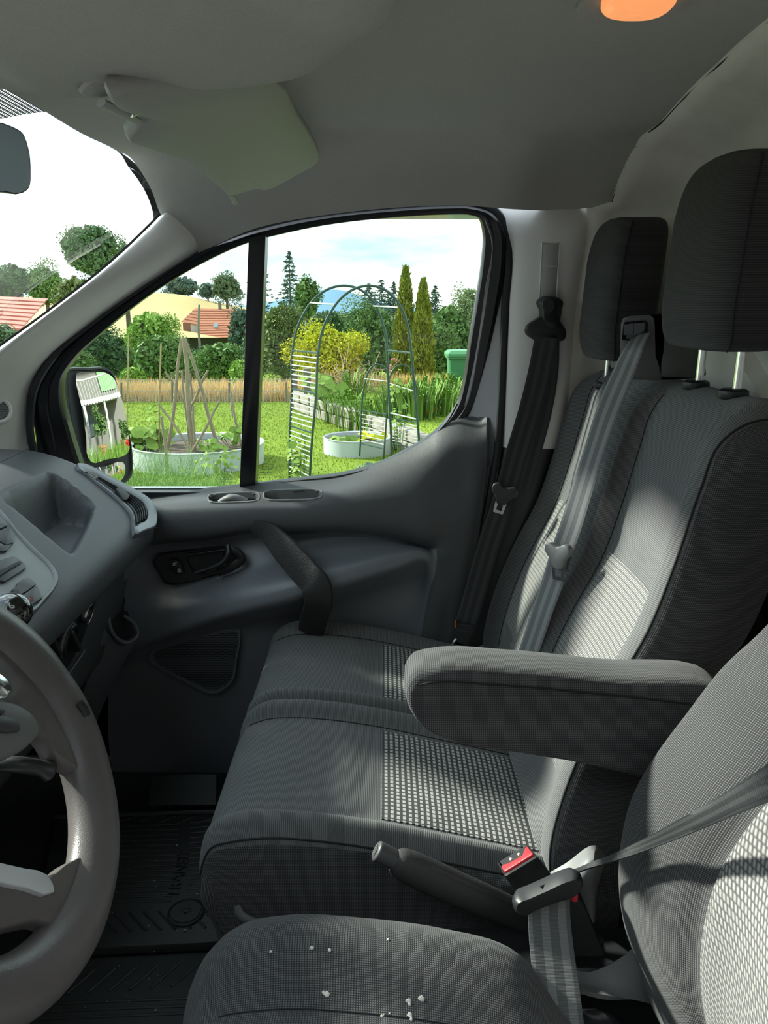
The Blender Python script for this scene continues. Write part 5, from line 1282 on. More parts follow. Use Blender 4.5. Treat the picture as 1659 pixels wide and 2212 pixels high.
for k in (-1, 0, 1): put('button_ridge', MB().tube([p[-1] + d_*.0008 + ax1*k*.004 - ax2*.006, p[-1] + d_*.0008 + ax1*k*.004 + ax2*.006], .0011, 6), PLASTIC_G, bt)
# moulded console and tunnel between the seats
cs_ = loft(A([[Y(1150, 1905, .965), Y(1220, 1866, .965), Y(1286, 1826, .965), Y(1311, 1850, .968)], [Y(1165, 1960, .95), Y(1232, 1905, .935), Y(1282, 1862, .935), Y(1304, 1872, .95)], [Y(1180, 2030, .94), Y(1240, 1975, .93), Y(1280, 1925, .93), Y(1290, 1925, .96)], [Y(1190, 2100, .93), Y(1250, 2050, .92), Y(1280, 1995, .92), Y(1286, 1995, .96)]]), 5, 5)
tag(put('seat_console', MB().shell(cs_, .006), PLASTIC_G), 'grey moulded plastic cover on the floor between driver seat and bench', 'console')
tg_ = MB().box((.28, .925, .14), (.40, .10, .26), bev=.02); tag(put('tunnel_cover', tg_, PLASTIC_D), 'black floor tunnel under the parking brake between the seats', 'console')

# ================================================================ outside
GZ = -0.62
def leafmat(name, c, var=.35, rough=.7, scale=.8):
    return mat(name, c, rough, spec=.2, noise=(scale, var))
LF = {'oak': leafmat('oak_leaf', (0.098, 0.169, 0.072)), 'dark': leafmat('dark_leaf', (0.072, 0.137, 0.058)), 'mid': leafmat('mid_leaf', (0.130, 0.221, 0.065)),
      'bright': leafmat('bright_leaf', (0.221, 0.364, 0.065)), 'lime': leafmat('lime_leaf', (.46, .48, .022), .25), 'olive': leafmat('olive_leaf', (0.130, 0.176, 0.058)),
      'blue': leafmat('blue_leaf', (0.111, 0.169, 0.130)), 'spruce': leafmat('spruce_needle', (0.078, 0.130, 0.091)), 'thuja': leafmat('thuja_scale', (.20, .24, .028), .4, scale=2),
      'birch': leafmat('birch_leaf', (0.208, 0.273, 0.130)), 'far': leafmat('far_leaf', (0.130, 0.195, 0.111)), 'iris': leafmat('iris_blade', (.16, .28, .045)), 'squash': leafmat('squash_leaf', (.19, .30, .05)),
      'fennel': leafmat('fennel_frond', (.20, .34, .085))}  # blue and far leaf colours carry a tint of distance haze
BARK = mat('bark', (.09, .075, .06), .9, noise=(3, .4)); BIRCHB = mat('pale_bark', (.45, .42, .36), .8, noise=(4, .3))
WOOD = mat('weathered_stake', (.30, .24, .17), .8, noise=(12, .35)); CANE = mat('bamboo_cane', (.42, .33, .17), .6, noise=(20, .3))
METALG = mat('green_metal', (.035, .075, .065), .35, metal=.3); RUNG = mat('reflection_rung', (.60, .63, .62), .35, metal=.4)  # pale rung colour stands in for bright reflections on the metal

def scatter_quads(c, h, n, size, shell=.55, seed=0, gap=0.0, tilt=1.0, nblob=0):
    """n leaves in an ellipsoid, thinner towards its heart; lumpy if nblob"""
    r = np.random.default_rng(seed); c = A(c, float); h = A(h, float)
    if nblob:
        d = r.normal(size=(nblob, 3)); d /= np.linalg.norm(d, axis=1, keepdims=True); bc = d*r.uniform(.35, .78, (nblob, 1)); br = r.uniform(.34, .54, nblob)
        k = r.integers(0, nblob, n); q = r.normal(size=(n, 3)); q /= np.linalg.norm(q, axis=1, keepdims=True)
        p = bc[k] + q*br[k][:, None]*(r.uniform(shell, 1, (n, 1)))
    else:
        q = r.normal(size=(n, 3)); q /= np.linalg.norm(q, axis=1, keepdims=True); p = q*r.uniform(shell, 1, (n, 1))**.5
    pos = c + p*h
    a = r.normal(size=(n, 3)); a /= np.linalg.norm(a, axis=1, keepdims=True)
    b = np.cross(a, r.normal(size=(n, 3))); b /= np.linalg.norm(b, axis=1, keepdims=True)
    s = size*r.uniform(.55, 1.3, (n, 1))
    return np.stack([pos - a*s*.5, pos + b*s*.34, pos + a*s*.5, pos - b*s*.34], 1)
def quads_mb(*Q):
    m = MB(); q = np.concatenate(Q); n = len(q)
    m.add(q.reshape(-1, 3), [(4*i, 4*i+1, 4*i+2, 4*i+3) for i in range(n)]); return m
def fast_build(m, name, mt, parent): return put(name, m, mt, parent, sharp=0)
def tree(name, label, u, vtop, vbase, hw, y, leaf, n=1500, nblob=9, size_px=5.0, group=None, seed=0, trunk=True, zbase=None, bark=None, cat='tree'):
    s = y/FPX; top = Y(u, vtop, y); bot = Y(u, vbase, y)
    zg = float(gz_at(top[0], y)) if zbase is None else zbase
    o = empty(name, (top[0], y, zg), label, cat, group)
    zc = (top[2]+bot[2])/2; hz = (top[2]-bot[2])/2
    n = int(n*3.4); q = scatter_quads((top[0], y, zc), (hw*s*1.0, hw*s*.9, hz*1.0), n, size_px*.78*s, seed=seed, nblob=nblob, shell=.5)
    core = scatter_quads((top[0], y, zc), (hw*s*.72, hw*s*.6, hz*.74), n//4, size_px*s*2.4, seed=seed+1, shell=.2)
    fast_build(quads_mb(q, core), 'crown', LF[leaf], o)
    if trunk:
        m = MB(); m.tube([(top[0], y, zg-.3), (top[0]+.02*hz, y, zc-hz*.3), (top[0], y, zc+hz*.4)], [hz*.10, hz*.075, hz*.03], 8)
        for k in range(4):
            a = k*1.7+seed; m.tube([(top[0], y, zc-hz*.4+k*.12*hz), (top[0]+math.cos(a)*hw*s*.55, y+math.sin(a)*hw*s*.5, zc+hz*(.0+.14*k))], [hz*.045, hz*.015], 6)
        put('trunk', m, bark or BARK, o)
    return o
def spruce(name, label, u, vtop, vbase, hw, y, n=1800, seed=0, zbase=None):
    s = y/FPX; top = Y(u, vtop, y); bot = Y(u, vbase, y); H = top[2]-bot[2]; r = np.random.default_rng(seed)
    o = empty(name, (top[0], y, GZ if zbase is None else zbase), label, 'tree')
    lay = 16; Q = []
    for k in range(lay):
        f = (k+.6)/lay; rad = hw*s*f**.85; zz = top[2] - H*f
        nb = int(7 + 9*f)
        for b in range(nb):
            a = r.uniform(0, 6.28); L = rad*r.uniform(.7, 1.1); m_ = max(4, int(n/lay/nb*(.4+f)))
            t = r.uniform(.1, 1, m_)
            p = np.stack([top[0] + np.cos(a)*L*t, y + np.sin(a)*L*t, zz - .22*L*t + .10*L*t*t + H*.012*r.normal(size=m_)], 1)
            d = A([math.cos(a), math.sin(a), -.25])
            sz = (3.6*s*r.uniform(.6, 1.4, (m_, 1))); side = np.cross(d, r.normal(size=(m_, 3))); side /= np.linalg.norm(side, axis=1, keepdims=True)
            dd = d + r.normal(size=(m_, 3))*.5
            Q.append(np.stack([p - dd*sz*.7, p + side*sz*.4, p + dd*sz*.9, p - side*sz*.4], 1))
    fast_build(quads_mb(*Q), 'crown', LF['spruce'], o)
    put('trunk', MB().tube([(top[0], y, bot[2]-2), (top[0], y, top[2]+.01*H)], [H*.025, H*.004], 6), BARK, o)
    return o

# ---- ground: lawn, cornfield strip, meadow and rising hill
def gz_at(x, y):
    z = GZ
    # land falls a little behind the field, then the hill climbs on the left
    f = np.clip((y-26)/110, 0, 1); hill = 4.6*f**1.2*np.exp(-((x + 38 + (y-90)*.05)/34)**2) 
    bank = .30*np.clip((x - bank_x(y))/.25, 0, 1)*np.clip((16.5-y)/1.0, 0, 1)*np.clip((y-6)/2, 0, 1)
    fall = np.clip((y-18.2)/16, 0, 1); fall = fall*fall*(3-2*fall)
    return z + bank - 3.0*fall
def bank_x(y): return np.interp(y, [6, 9.64, 11.55, 14.3, 20], [1.6, .43, -.32, -1.6, -2.6])
GRASS = mat('lawn_grass', (.175, .25, .03), .9, spec=.1, noise=(2.2, .28), bump=(26, 1.0))
yy = np.concatenate([np.arange(-14, 6, 2.0), np.arange(6, 20.5, .22), np.linspace(21, 60, 14), np.linspace(64, 190, 16)])
xx = np.concatenate([np.linspace(-160, -14, 18), np.arange(-13, -3, 1.0), np.arange(-3, 2.5, .12), np.arange(3, 14, 1.0), np.linspace(15, 160, 18)])
XX, YY = np.meshgrid(xx, yy)
ZZ = gz_at(XX, YY)
put('ground', MB().grid(np.stack([XX, YY, ZZ], -1)), GRASS, sharp=0, kind='structure')
put('ground_far', MB().box((0, 700, -3.9), (2600, 1100, .4)), mat('far_meadow', (.07, .115, .035), .9), kind='structure')
# grass blades on the lawn in view
def blades(n, region, h, w, seed, z=None, lean=.35):
    r = np.random.default_rng(seed); p = region(r, n); zz = gz_at(p[:, 0], p[:, 1]) if z is None else np.full(len(p), z)
    a = r.uniform(0, 6.28, len(p)); hh = h*r.uniform(.5, 1.3, len(p)); d = np.stack([np.cos(a), np.sin(a), 0*a], 1); sd = np.stack([-np.sin(a), np.cos(a), 0*a], 1)
    b = np.concatenate([p[:, :2], zz[:, None]-.01], 1); tip = b + d*(hh*lean*r.uniform(.2, 1.5, len(p)))[:, None] + A([0, 0, 1])*hh[:, None]
    return np.stack([b - sd*w, b + sd*w, tip], 1)
def tri_mb(T): m = MB(); m.add(T.reshape(-1, 3), [(3*i, 3*i+1, 3*i+2) for i in range(len(T))]); return m
def wedge(y0, y1, m0=-.42, m1=.14):
    def f(r, n):
        y = np.sqrt(r.uniform(y0**2, y1**2, n)); return np.stack([y*r.uniform(m0, m1, n), y], 1)
    return f
tag(fast_build(tri_mb(blades(60000, wedge(6.5, 15.4), .034, .006, 3, lean=.6)), 'lawn_grass', leafmat('lawn_blade', (.21, .29, .035), .3), None), 'short bright green lawn behind the side window', 'grass', kind='stuff')
WHEAT = mat('wheat_gold', (.66, .46, .17), .8, noise=(1.5, .25))
wm = tri_mb(np.concatenate([blades(12000, wedge(15.7, 17.6, -.60, .16), .30, .02, 5, lean=.25), blades(6000, wedge(15.6, 16.1, -.60, .16), .30, .02, 6, lean=.2)]))
tag(fast_build(wm, 'wheat', WHEAT, None), 'strip of ripe golden wheat behind the wire fence', 'wheat', kind='stuff')
put('field_soil', MB().box((-3, 16.8, GZ+.04), (30, 2.0, .1)), mat('wheat_floor', (.52, .36, .13), .9, noise=(5, .3)), kind='structure')
# golden hill field and its green cap
hr = [[(u, v + k*(135-(u+300)*.05), 140 - k*78 + (0 if k else 0)) for u, v in ((-420, 668), (-250, 655), (-100, 648), (60, 640), (200, 632), (330, 632), (400, 638), (450, 650), (505, 663), (570, 676), (640, 690))] for k in (0, .25, .5, .75, 1.0)]
hb_ = [(u, v + 14, 210) for u, v, _ in hr[0]]
hl_ = A([[Y(*p) for p in r] for r in [hb_] + hr]); hl_[-1, :, 2] = GZ - .3; hl_[0, :, 2] = GZ
put('hill_field', MB().grid(loft(hl_, 4, 3)), mat('hill_stubble', (.44, .33, .125), .9, noise=(.12, .22)), sharp=0, kind='structure')
put('driveway', MB().box((0, -5.2, GZ+.02), (60, 20.4, .06)), mat('grey_gravel', (.27, .268, .262), .95, noise=(9, .2)), kind='structure')
# distant hill, air haze put into its blue colour
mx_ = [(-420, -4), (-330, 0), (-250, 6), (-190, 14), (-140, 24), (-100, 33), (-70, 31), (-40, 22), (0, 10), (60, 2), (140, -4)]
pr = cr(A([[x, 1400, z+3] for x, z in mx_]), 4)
tag(put('distant_hill', MB().grid(A([pr + A([0, 160, 0])*0, pr*A([1, 1, .45]) + A([0, -120, 0]), pr*A([1, 1, 0]) + A([0, -260, -4])])), mat('haze_blue_forest', (.10, .22, .33), .95), sharp=0), 'wooded hill on the horizon painted haze blue, seen through the tall arch', 'hill', kind='structure')

# ---- trees, left to right
tree('oak_tree', 'tall irregular oak standing against the sky beyond the red roof', 188, 468, 610, 78, 46, 'oak', 2600, 13, 5.0, seed=2)
tree('hedgerow_tree', 'dark round tree at the far left edge of the windscreen', 14, 556, 660, 62, 60, 'dark', 1500, 8, 5, seed=3)
tree('hedgerow_tree', 'dark green tree between the left edge tree and the oak', 92, 566, 668, 52, 60, 'mid', 1400, 8, 5, seed=4)
tree('hedgerow_tree', 'low olive green tree below the oak beside the pillar', 160, 585, 690, 60, 55, 'olive', 1400, 8, 5, seed=5)
tree('hedgerow_tree', 'small pale tree right of the oak, half behind the pale pillar', 262, 512, 640, 26, 60, 'far', 700, 5, 5, seed=6)
tree('hedgerow_tree', 'grey-green bush at the lower edge of the windscreen below the red roof', 8, 690, 790, 34, 30, 'far', 700, 6, 6, seed=61)
tree('hill_tree', 'blue-green round tree on the crest of the golden hill', 392, 592, 646, 46, 150, 'blue', 1100, 7, 4.0, seed=7, zbase=2)
tree('hill_tree', 'small hill tree right of the crest tree', 447, 606, 650, 24, 140, 'blue', 500, 5, 4.0, seed=8, zbase=1.5)
tree('hill_tree', 'taller pair-trunk tree right on the golden hill', 487, 586, 655, 40, 120, 'far', 1000, 7, 4.2, seed=9, zbase=1)
spruce('spruce', 'tall dark spruce half hidden by the black window divider', 556, 520, 730, 46, 62, seed=10)
spruce('spruce', 'pointed spruce right of the black window divider', 624, 541, 690, 44, 62, seed=11)
tree('garden_tree', 'bright green leafy tree below the golden hill', 318, 656, 800, 66, 42, 'bright', 2000, 9, 5.5, seed=12)
tree('garden_tree', 'round grey-green tree with pale trunk behind the tall canes', 338, 706, 842, 72, 32, 'mid', 2200, 8, 5, seed=13)
tree('garden_tree', 'dark leafy tree behind the door mirror', 205, 690, 840, 84, 34, 'dark', 2200, 8, 5.5, seed=14)
tree('garden_tree', 'green tree in front of the red tiled house', 476, 726, 842, 70, 30, 'mid', 2400, 9, 5, seed=15)
tree('garden_tree', 'dark tree touching the window divider above the house', 520, 640, 800, 40, 45, 'spruce', 800, 6, 5, seed=16)
tree('garden_bush', 'low bright bush behind the wire fence left', 285, 788, 840, 34, 24, 'bright', 800, 6, 5, seed=17, trunk=False, cat='bush')
tree('garden_bush', 'low green bush behind the wire fence near the tripod', 400, 796, 838, 50, 24, 'olive', 800, 6, 5, seed=18, trunk=False, cat='bush')
tree('garden_tree', 'large olive green tree just right of the window divider', 610, 630, 838, 66, 26, 'olive', 3200, 12, 5, seed=19)
tree('garden_tree', 'green tree crown right of the pointed spruce', 662, 585, 700, 34, 50, 'mid', 900, 7, 5, seed=20)
tree('hedgerow_tree', 'dark low trees in the distance below the blue hill', 712, 664, 730, 50, 70, 'dark', 900, 6, 4.5, seed=21)
tree('garden_shrub', 'large yellow-green shrub behind the tall garden arch', 714, 696, 838, 94, 18, 'lime', 3200, 13, 6, seed=22, cat='shrub')
tree('garden_tree', 'broad dark green tree behind the yellow-green shrub', 806, 636, 838, 68, 27, 'mid', 3200, 10, 5, seed=23)
for i, (u, vt, h_) in enumerate(((796, 612, 22), (824, 604, 22), (850, 608, 18), (940, 616, 20), (918, 612, 14))):
    spruce('pine', ('far pine at the left of the wood on the skyline', 'tallest far pine of the wood on the skyline', 'far pine just left of the columnar conifers', 'far pine right of the columnar conifers', 'thin far pine behind the columnar conifers')[i], u, vt, 680, h_*1.5, 72, 700, 30+i)
tree('garden_tree', 'green tree right of the columnar conifers', 970, 636, 835, 66, 24, 'mid', 3000, 9, 5, seed=40)
tree('birch_tree', 'pale feathery birch at the right edge of the side window', 1016, 590, 830, 48, 28, 'birch', 2600, 9, 5, seed=41, bark=BIRCHB)
for i, (u, vt, vb, hw, y, lf, lab) in enumerate((
 (262, 735, 830, 40, 38, 'mid', 'mid green tree between the door mirror and the tall canes'), (420, 742, 835, 46, 33, 'dark', 'dark tree seen between the legs of the wooden tripod'),
 (548, 690, 835, 40, 28, 'dark', 'dark tree directly behind the black window divider'), (690, 668, 800, 34, 40, 'dark', 'dark tree above the left shoulder of the yellow-green shrub'),
 (770, 665, 730, 34, 55, 'dark', 'small dark tree above the yellow-green shrub'), (950, 690, 828, 40, 21, 'mid', 'leafy tree low behind the shorter columnar conifer'),
 (1060, 650, 830, 50, 23, 'mid', 'tree mostly hidden by the right frame of the side window'), (862, 700, 820, 30, 23, 'dark', 'dark tree behind the taller columnar conifer'),
 (520, 770, 838, 34, 22, 'bright', 'bright bush at the wire fence beside the window divider'), (150, 740, 835, 44, 30, 'mid', 'tree hidden mostly by the door mirror housing'))):
    tree('garden_tree', lab, u, vt, vb, hw, y, lf, 1500, 8, 5, seed=200+i)
def thuja(label, u, vt, vb, hw, y, seed):
    s = y/FPX; top = Y(u, vt, y); bot = Y(u, vb, y); H = top[2]-bot[2]; r = np.random.default_rng(seed); n = 4200
    o = empty('columnar_conifer', (top[0], y, GZ), label, 'tree')
    f = r.uniform(0.0, 1, n); rad = hw*s*np.minimum(1, (1.0-f)**.55*1.05)*(1-.25*np.clip((.15-f)/.15, 0, 1)); a = r.uniform(0, 6.28, n); k = r.uniform(.6, 1.03, n)*(1+.10*np.sin(a*5+f*22))
    p = np.stack([top[0]+np.cos(a)*rad*k, y+np.sin(a)*rad*k, bot[2]+H*f], 1)
    d = np.stack([np.cos(a)*.35, np.sin(a)*.35, 0*a+1], 1) + r.normal(size=(n, 3))*.25; sd = np.cross(d, r.normal(size=(n, 3))); sd /= np.linalg.norm(sd, axis=1, keepdims=True)
    z = 6.5*s*r.uniform(.6, 1.3, (n, 1))
    fast_build(quads_mb(np.stack([p - d*z*.4, p + sd*z*.33, p + d*z*.9, p - sd*z*.33], 1)), 'foliage', LF['thuja'], o)
    put('trunk', MB().tube([(top[0], y, GZ-.1), (top[0], y, top[2]-.2*H)], [.05, .01], 6), BARK, o)
thuja('taller golden-green columnar conifer on the left', 876, 578, 828, 30, 18.3, 50)
thuja('shorter columnar conifer on the right of its taller twin', 914, 604, 828, 29, 18.0, 51)

# ---- red-roofed houses
ROOF = mat('clay_tile', (.42, .16, .09), .8, noise=(2, .25)); WALLW = mat('white_render', (.55, .53, .49), .9); BRICKP = mat('dark_boards', (.20, .09, .06), .85)
def roofed(name, label, ridge, eave, y, wall_poly, extra=None):
    o = empty(name, (ridge[0][0], y, GZ), label, 'house'); return o
hy_ = 80.0
h1 = empty('house', Y(440, 760, hy_), 'house with hipped red tiled roof and skylight below the golden hill', 'house')
R0, R1 = Y(422, 666, hy_+3), Y(540, 668, hy_+3); E0, E1 = Y(432, 731, hy_-1), Y(545, 727, hy_-1); G0, G1 = Y(392, 695, hy_+1), Y(424, 697, hy_)
def slope_tiles(par, a, b, c, d, nrow, mt, th=.06):
    """courses of tiles, each course a part, stepping down the slope a-b (ridge) to d-c (eave)"""
    a, b, c, d = map(A, (a, b, c, d)); nn = np.cross(b-a, d-a); nn /= np.linalg.norm(nn)
    if nn[2] < 0: nn = -nn
    for k in range(nrow):
        f0, f1 = k/nrow, (k+1.12)/nrow
        q = [a+(d-a)*f0, b+(c-b)*f0, b+(c-b)*f1, a+(d-a)*f1]
        lo_ = A([q[0], q[1], q[2] + nn*th, q[3] + nn*th]); put('tile_course', MB().prism(lo_, -nn*th*.8), mt, par)
slope_tiles(h1, R0, R1, E1, E0, 12, ROOF)
slope_tiles(h1, R0, R0 + A([.05, 0, 0]), E0 + (R0-E0)*.45, G0, 5, ROOF)
put('wall', MB().prism(A([Y(396, 697, hy_+1), Y(430, 697, hy_+1), Y(545, 727, hy_+1), Y(545, 775, hy_+1), Y(398, 775, hy_+1)]), A([0, 3, 0])), WALLW, h1)
put('boarding', MB().box(Y(404, 715, hy_-.2), (.7, .3, 1.6)), BRICKP, h1)
put('skylight', MB().box(Y(466, 703, hy_+.3), (.45, .1, .5), rot_x(-.5), .02), mat('skylight_glass', (.35, .42, .48), .2), h1)
put('gable_window', MB().box(Y(416, 724, hy_-.1), (.35, .1, .6)), mat('dark_window', (.05, .06, .07), .2), h1)
put('flue', MB().box(Y(475, 660, hy_+3), (.28, .28, .9)), mat('flue_grey', (.13, .13, .14), .7), h1)
h2y = 36.0
h2 = empty('barn', Y(-10, 760, h2y), 'long red corrugated barn roof at the lower left of the windscreen', 'house')
slope_tiles(h2, Y(-90, 636, h2y+3), Y(104, 645, h2y+3), Y(30, 730, h2y-1), Y(-140, 712, h2y-1), 10, mat('red_roof_sheet', (.46, .17, .12), .75, noise=(1.5, .2)))
put('wall', MB().prism(A([Y(-120, 705, h2y+1), Y(60, 705, h2y+1), Y(60, 830, h2y+1), Y(-120, 830, h2y+1)]), A([0, 3, 0])), WALLW, h2)

# ---- utility pole, wire fence, stakes
def pole(name, label, a, b, y, r, m_, cat='stake', group=None, y2=None):
    p, q = Y(*a, y2 or y), Y(*b, y); n_ = 5; pts = [p + (q-p)*f + A([math.sin(f*7+a[0])*r*.5, 0, 0]) for f in np.linspace(0, 1, n_)]
    return tag(put(name, MB().tube(pts, np.linspace(r*.8, r, n_), 8), m_), label, cat, group)
pole('utility_pole', 'grey wooden utility pole in front of the red tiled house', (429, 658), (431, 770), 55, .09, mat('grey_pole', (.20, .18, .16), .9), 'pole')
fen = empty('wire_fence', (-3, 15.45, GZ), 'low wire mesh fence with grey posts in front of the wheat', 'fence')
def fpt(u, v): return Z(u, v, GZ) if False else Y(u, v, 15.45)
for u in (150, 262, 372, 495, 562, 618): put('post', MB().tube([Y(u, 826, 15.45), Y(u, 880, 15.45)], .022, 8), mat('post_grey', (.20, .17, .14), .85) if u == 150 else bpy.data.materials['post_grey'], fen)
wr = MB()
for u in np.arange(140, 625, 5.0): wr.tube([Y(u, 820, 15.45), Y(min(u+50, 630), 872, 15.45)], .0022, 3); wr.tube([Y(u, 820, 15.45), Y(max(u-50, 120), 872, 15.45)], .0022, 3)
for v in (820, 846, 872): wr.tube([Y(120, v, 15.45), Y(630, v, 15.45)], .004, 4)
put('mesh', wr, mat('galvanised_wire', (.35, .36, .36), .5, metal=.4), fen, kind='stuff')
STK = [((393, 731), (364, 968), 9.0, .022, 'left leg of the wooden tripod', WOOD), ((396, 729), (418, 975), 8.9, .030, 'thick middle leg of the wooden tripod', WOOD), ((401, 731), (469, 955), 9.1, .022, 'right leg of the wooden tripod', WOOD),
 ((357, 802), (407, 882), 9.15, .016, 'upper left slanting stake of the tripod', WOOD), ((449, 800), (411, 882), 9.15, .016, 'upper right slanting stake of the tripod', WOOD),
 ((344, 873), (411, 968), 8.8, .016, 'lower left slanting stake at the foot of the tripod', WOOD), ((475, 867), (419, 970), 8.8, .016, 'lower right slanting stake at the foot of the tripod', WOOD),
 ((392, 800), (409, 960), 9.25, .014, 'thin upright lath just left of the thick tripod leg', WOOD), ((412, 807), (416, 890), 9.3, .014, 'short lath just right of the thick tripod leg', WOOD), ((418, 877), (419, 972), 8.85, .016, 'dark short lath at the foot of the thick tripod leg', WOOD),
 ((277, 724), (275, 990), 9.2, .010, 'tall thin cane nearest to the door mirror', CANE), ((347, 742), (343, 985), 9.2, .011, 'tall thin cane left of the wooden tripod', CANE),
 ((350, 899), (363, 1035), 7.9, .018, 'knobbly stick standing in front of the white round bed', WOOD), ((498, 846), (520, 965), 9.2, .016, 'leaning stake beside the black window divider', WOOD),
 ((497, 850), (503, 900), 9.6, .012, 'short thin stake behind the leaning stake by the divider', WOOD)]
for a, b, y, r, lab, m_ in STK: pole('garden_stake' if m_ is WOOD else 'garden_cane', lab, a, b, y, r, m_, 'stake' if m_ is WOOD else 'cane')
for (u, v0, v1, y, w_, lab) in ((637, 806, 862, 14.6, .075, 'narrow grey wooden post left, behind the tall garden arch ladder'), (664, 796, 872, 14.0, .10, 'wide grey wooden post right, behind the tall garden arch ladder')):
    p, q = Y(u, v0, y), Y(u, v1, y); tag(put('wooden_post', MB().box((p+q)/2 - A([0, 0, .1]), (w_*1.3, w_, abs(p[2]-q[2])+.2), bev=.012), mat('old_post', (.16, .14, .12), .9, noise=(9, .3))), lab, 'post')

# ---- garden arches: two hoops with ladders
def arch(label, A_px, B_px, yA, yB, vr_l, vr_r, r, bars):
    o = empty('garden_arch', (Y(*A_px[0], yA)[0], yA, GZ), label, 'arch')
    ha = cr(A([Y(u, v, yA) for u, v in A_px]), 6); hb = cr(A([Y(u, v, yB) for u, v in B_px]), 6)
    put('hoop', MB().tube(ha, r, 8), METALG, o); put('hoop', MB().tube(hb, r, 8), METALG, o)
    def at(h, z, side):
        half = h[:len(h)//2] if side == 0 else h[len(h)//2:][::-1]
        o_ = np.argsort(half[:, 2]); return A([np.interp(z, half[o_, 2], half[o_, i]) for i in range(3)])
    for side, zs in ((0, vr_l), (1, vr_r)):
        for i, z in enumerate(zs): put('rung', MB().tube([at(ha, z, side), at(hb, z, side)], r*(.55 if i % 8 else .8), 6), METALG if i % 8 == 0 else RUNG, o)
    for (a, b) in bars: put('crossbar', MB().tube([Y(*a, yA), Y(*b, yB)], r*.6, 6), RUNG, o)
    return o
yA, yB = 8.1, 7.6
zt = Y(632, 757, yA)[2]
arch('tall green metal garden arch with rungs coloured for bright reflections on both sides', [(625, 1046), (626, 950), (630, 850), (632, 757), (640, 715), (655, 680), (680, 645), (710, 624), (742, 617), (775, 624), (804, 648), (824, 690), (834, 730), (836, 757), (840, 850), (845, 950), (846, 1040)],
     [(667, 1068), (674, 950), (683, 850), (688, 757), (694, 722), (710, 682), (735, 646), (768, 623), (800, 617), (835, 628), (862, 657), (880, 702), (888, 757), (896, 850), (905, 950), (908, 1060)], yA, yB,
     np.linspace(zt, GZ+.12, 27), np.linspace(zt, GZ+.1, 3), .0125, [((670, 654), (727, 658)), ((807, 661), (859, 664))])
yC, yD = 9.4, 9.0
zt2 = Y(784, 886, yC)[2]
arch('low green garden arch standing behind the tall arch over the white tub', [(777, 985), (780, 930), (783, 860), (790, 822), (800, 796), (812, 787), (826, 790), (838, 810), (842, 840), (845, 900), (846, 990)],
     [(828, 1000), (835, 900), (838, 850), (843, 812), (855, 793), (872, 788), (887, 799), (897, 825), (900, 880), (904, 950), (905, 1000)], yC, yD,
     np.linspace(zt2, GZ+.2, 9), np.linspace(zt2-.1, GZ+.2, 9), .010, [((787, 818), (839, 824)), ((841, 828), (897, 846))])

# ---- white round raised beds with their plants
BEDM = mat('white_bed_panel', (.52, .56, .58), .5)
SOIL = mat('garden_soil', (.10, .07, .05), .95, noise=(20, .3))
def bed(label, c, r, h, ribs=40):
    o = empty('raised_bed', (c[0], c[1], GZ), label, 'raised bed')
    q = np.linspace(0, 2*math.pi, ribs*2, endpoint=False); rr_ = r*(1 + .006*(np.arange(ribs*2) % 2))
    L = [np.stack([c[0]+rr_*k*np.cos(q), c[1]+rr_*k*np.sin(q), np.full(len(q), z)], 1) for k, z in ((1, GZ-.02), (1, GZ+h), (1.02, GZ+h+.005), (1.0, GZ+h+.012), (.96, GZ+h), (.96, GZ+h-.08))]
    put('panel', MB().rings(L, False, False), BEDM, o, sharp=20)
    put('soil', MB().lathe([(r*.965, 0), (r*.5, .03), (0, .04)], (c[0], c[1], GZ+h-.08), (0, 0, 1), 24), SOIL, o)
B1c = (Y(430, 1000, 9.2)[0], 9.2); B2c = (Y(773, 990, 9.9)[0], 9.9)
bed('large white round raised bed around the wooden tripod', B1c, .78, .24)
bed('small white round raised bed beside the tall arch', B2c, .44, .20)
def leafy(label, u, v, y, n, r, h, leaf, size, seed, cat='plant', name='garden_plant', zb=None, stems=6, group=None):
    """plant of broad leaves on stems"""
    c = Y(u, v, y); zb = c[2] if zb is None else zb; rg_ = np.random.default_rng(seed)
    o = empty(name, (c[0], y, zb), label, cat, group); m = MB(); st_ = MB(); F = []
    for k in range(n):
        a = rg_.uniform(0, 6.28); d = r*math.sqrt(rg_.uniform(0, 1)); z = zb + h*rg_.uniform(.25, 1.0); p = A([c[0]+d*math.cos(a), y+d*math.sin(a), z])
        s = size*rg_.uniform(.6, 1.2); nrm = A([math.cos(a)*.5, math.sin(a)*.5 - .5, .9]) + rg_.normal(size=3)*.25; nrm /= np.linalg.norm(nrm)
        e1_ = np.cross(nrm, rg_.normal(size=3)); e1_ /= np.linalg.norm(e1_); e2_ = np.cross(nrm, e1_)
        L = [p + e1_*s*x + e2_*s*w_ - nrm*s*.12*abs(w_)*2 for x, w_ in ((-.5, 0), (-.3, .38), (.1, .45), (.35, .25), (.55, 0), (.35, -.25), (.1, -.45), (-.3, -.38))]
        m.add(L, [tuple(range(8))])
        if k < stems: st_.tube([(c[0]+.2*d*math.cos(a), y+.2*d*math.sin(a), zb-.03), p], .004, 4)
    fast_build(m, 'leaves', LF[leaf], o); put('stem', st_, LF['mid'], o)
BT1, BT2 = GZ+.17, GZ+.13
PL = [(300, 955, 9.0, 26, .20, .26, 'squash', .17, 'broad squash plant at the left end of the large white bed'), (345, 960, 9.3, 18, .16, .20, 'squash', .15, 'squash plant between the tall cane and the tripod'),
      (455, 960, 9.0, 22, .22, .16, 'bright', .09, 'low leafy plant at the right foot of the tripod'), (505, 955, 9.2, 34, .22, .30, 'squash', .09, 'bushy pale green plant in the large bed by the divider')]
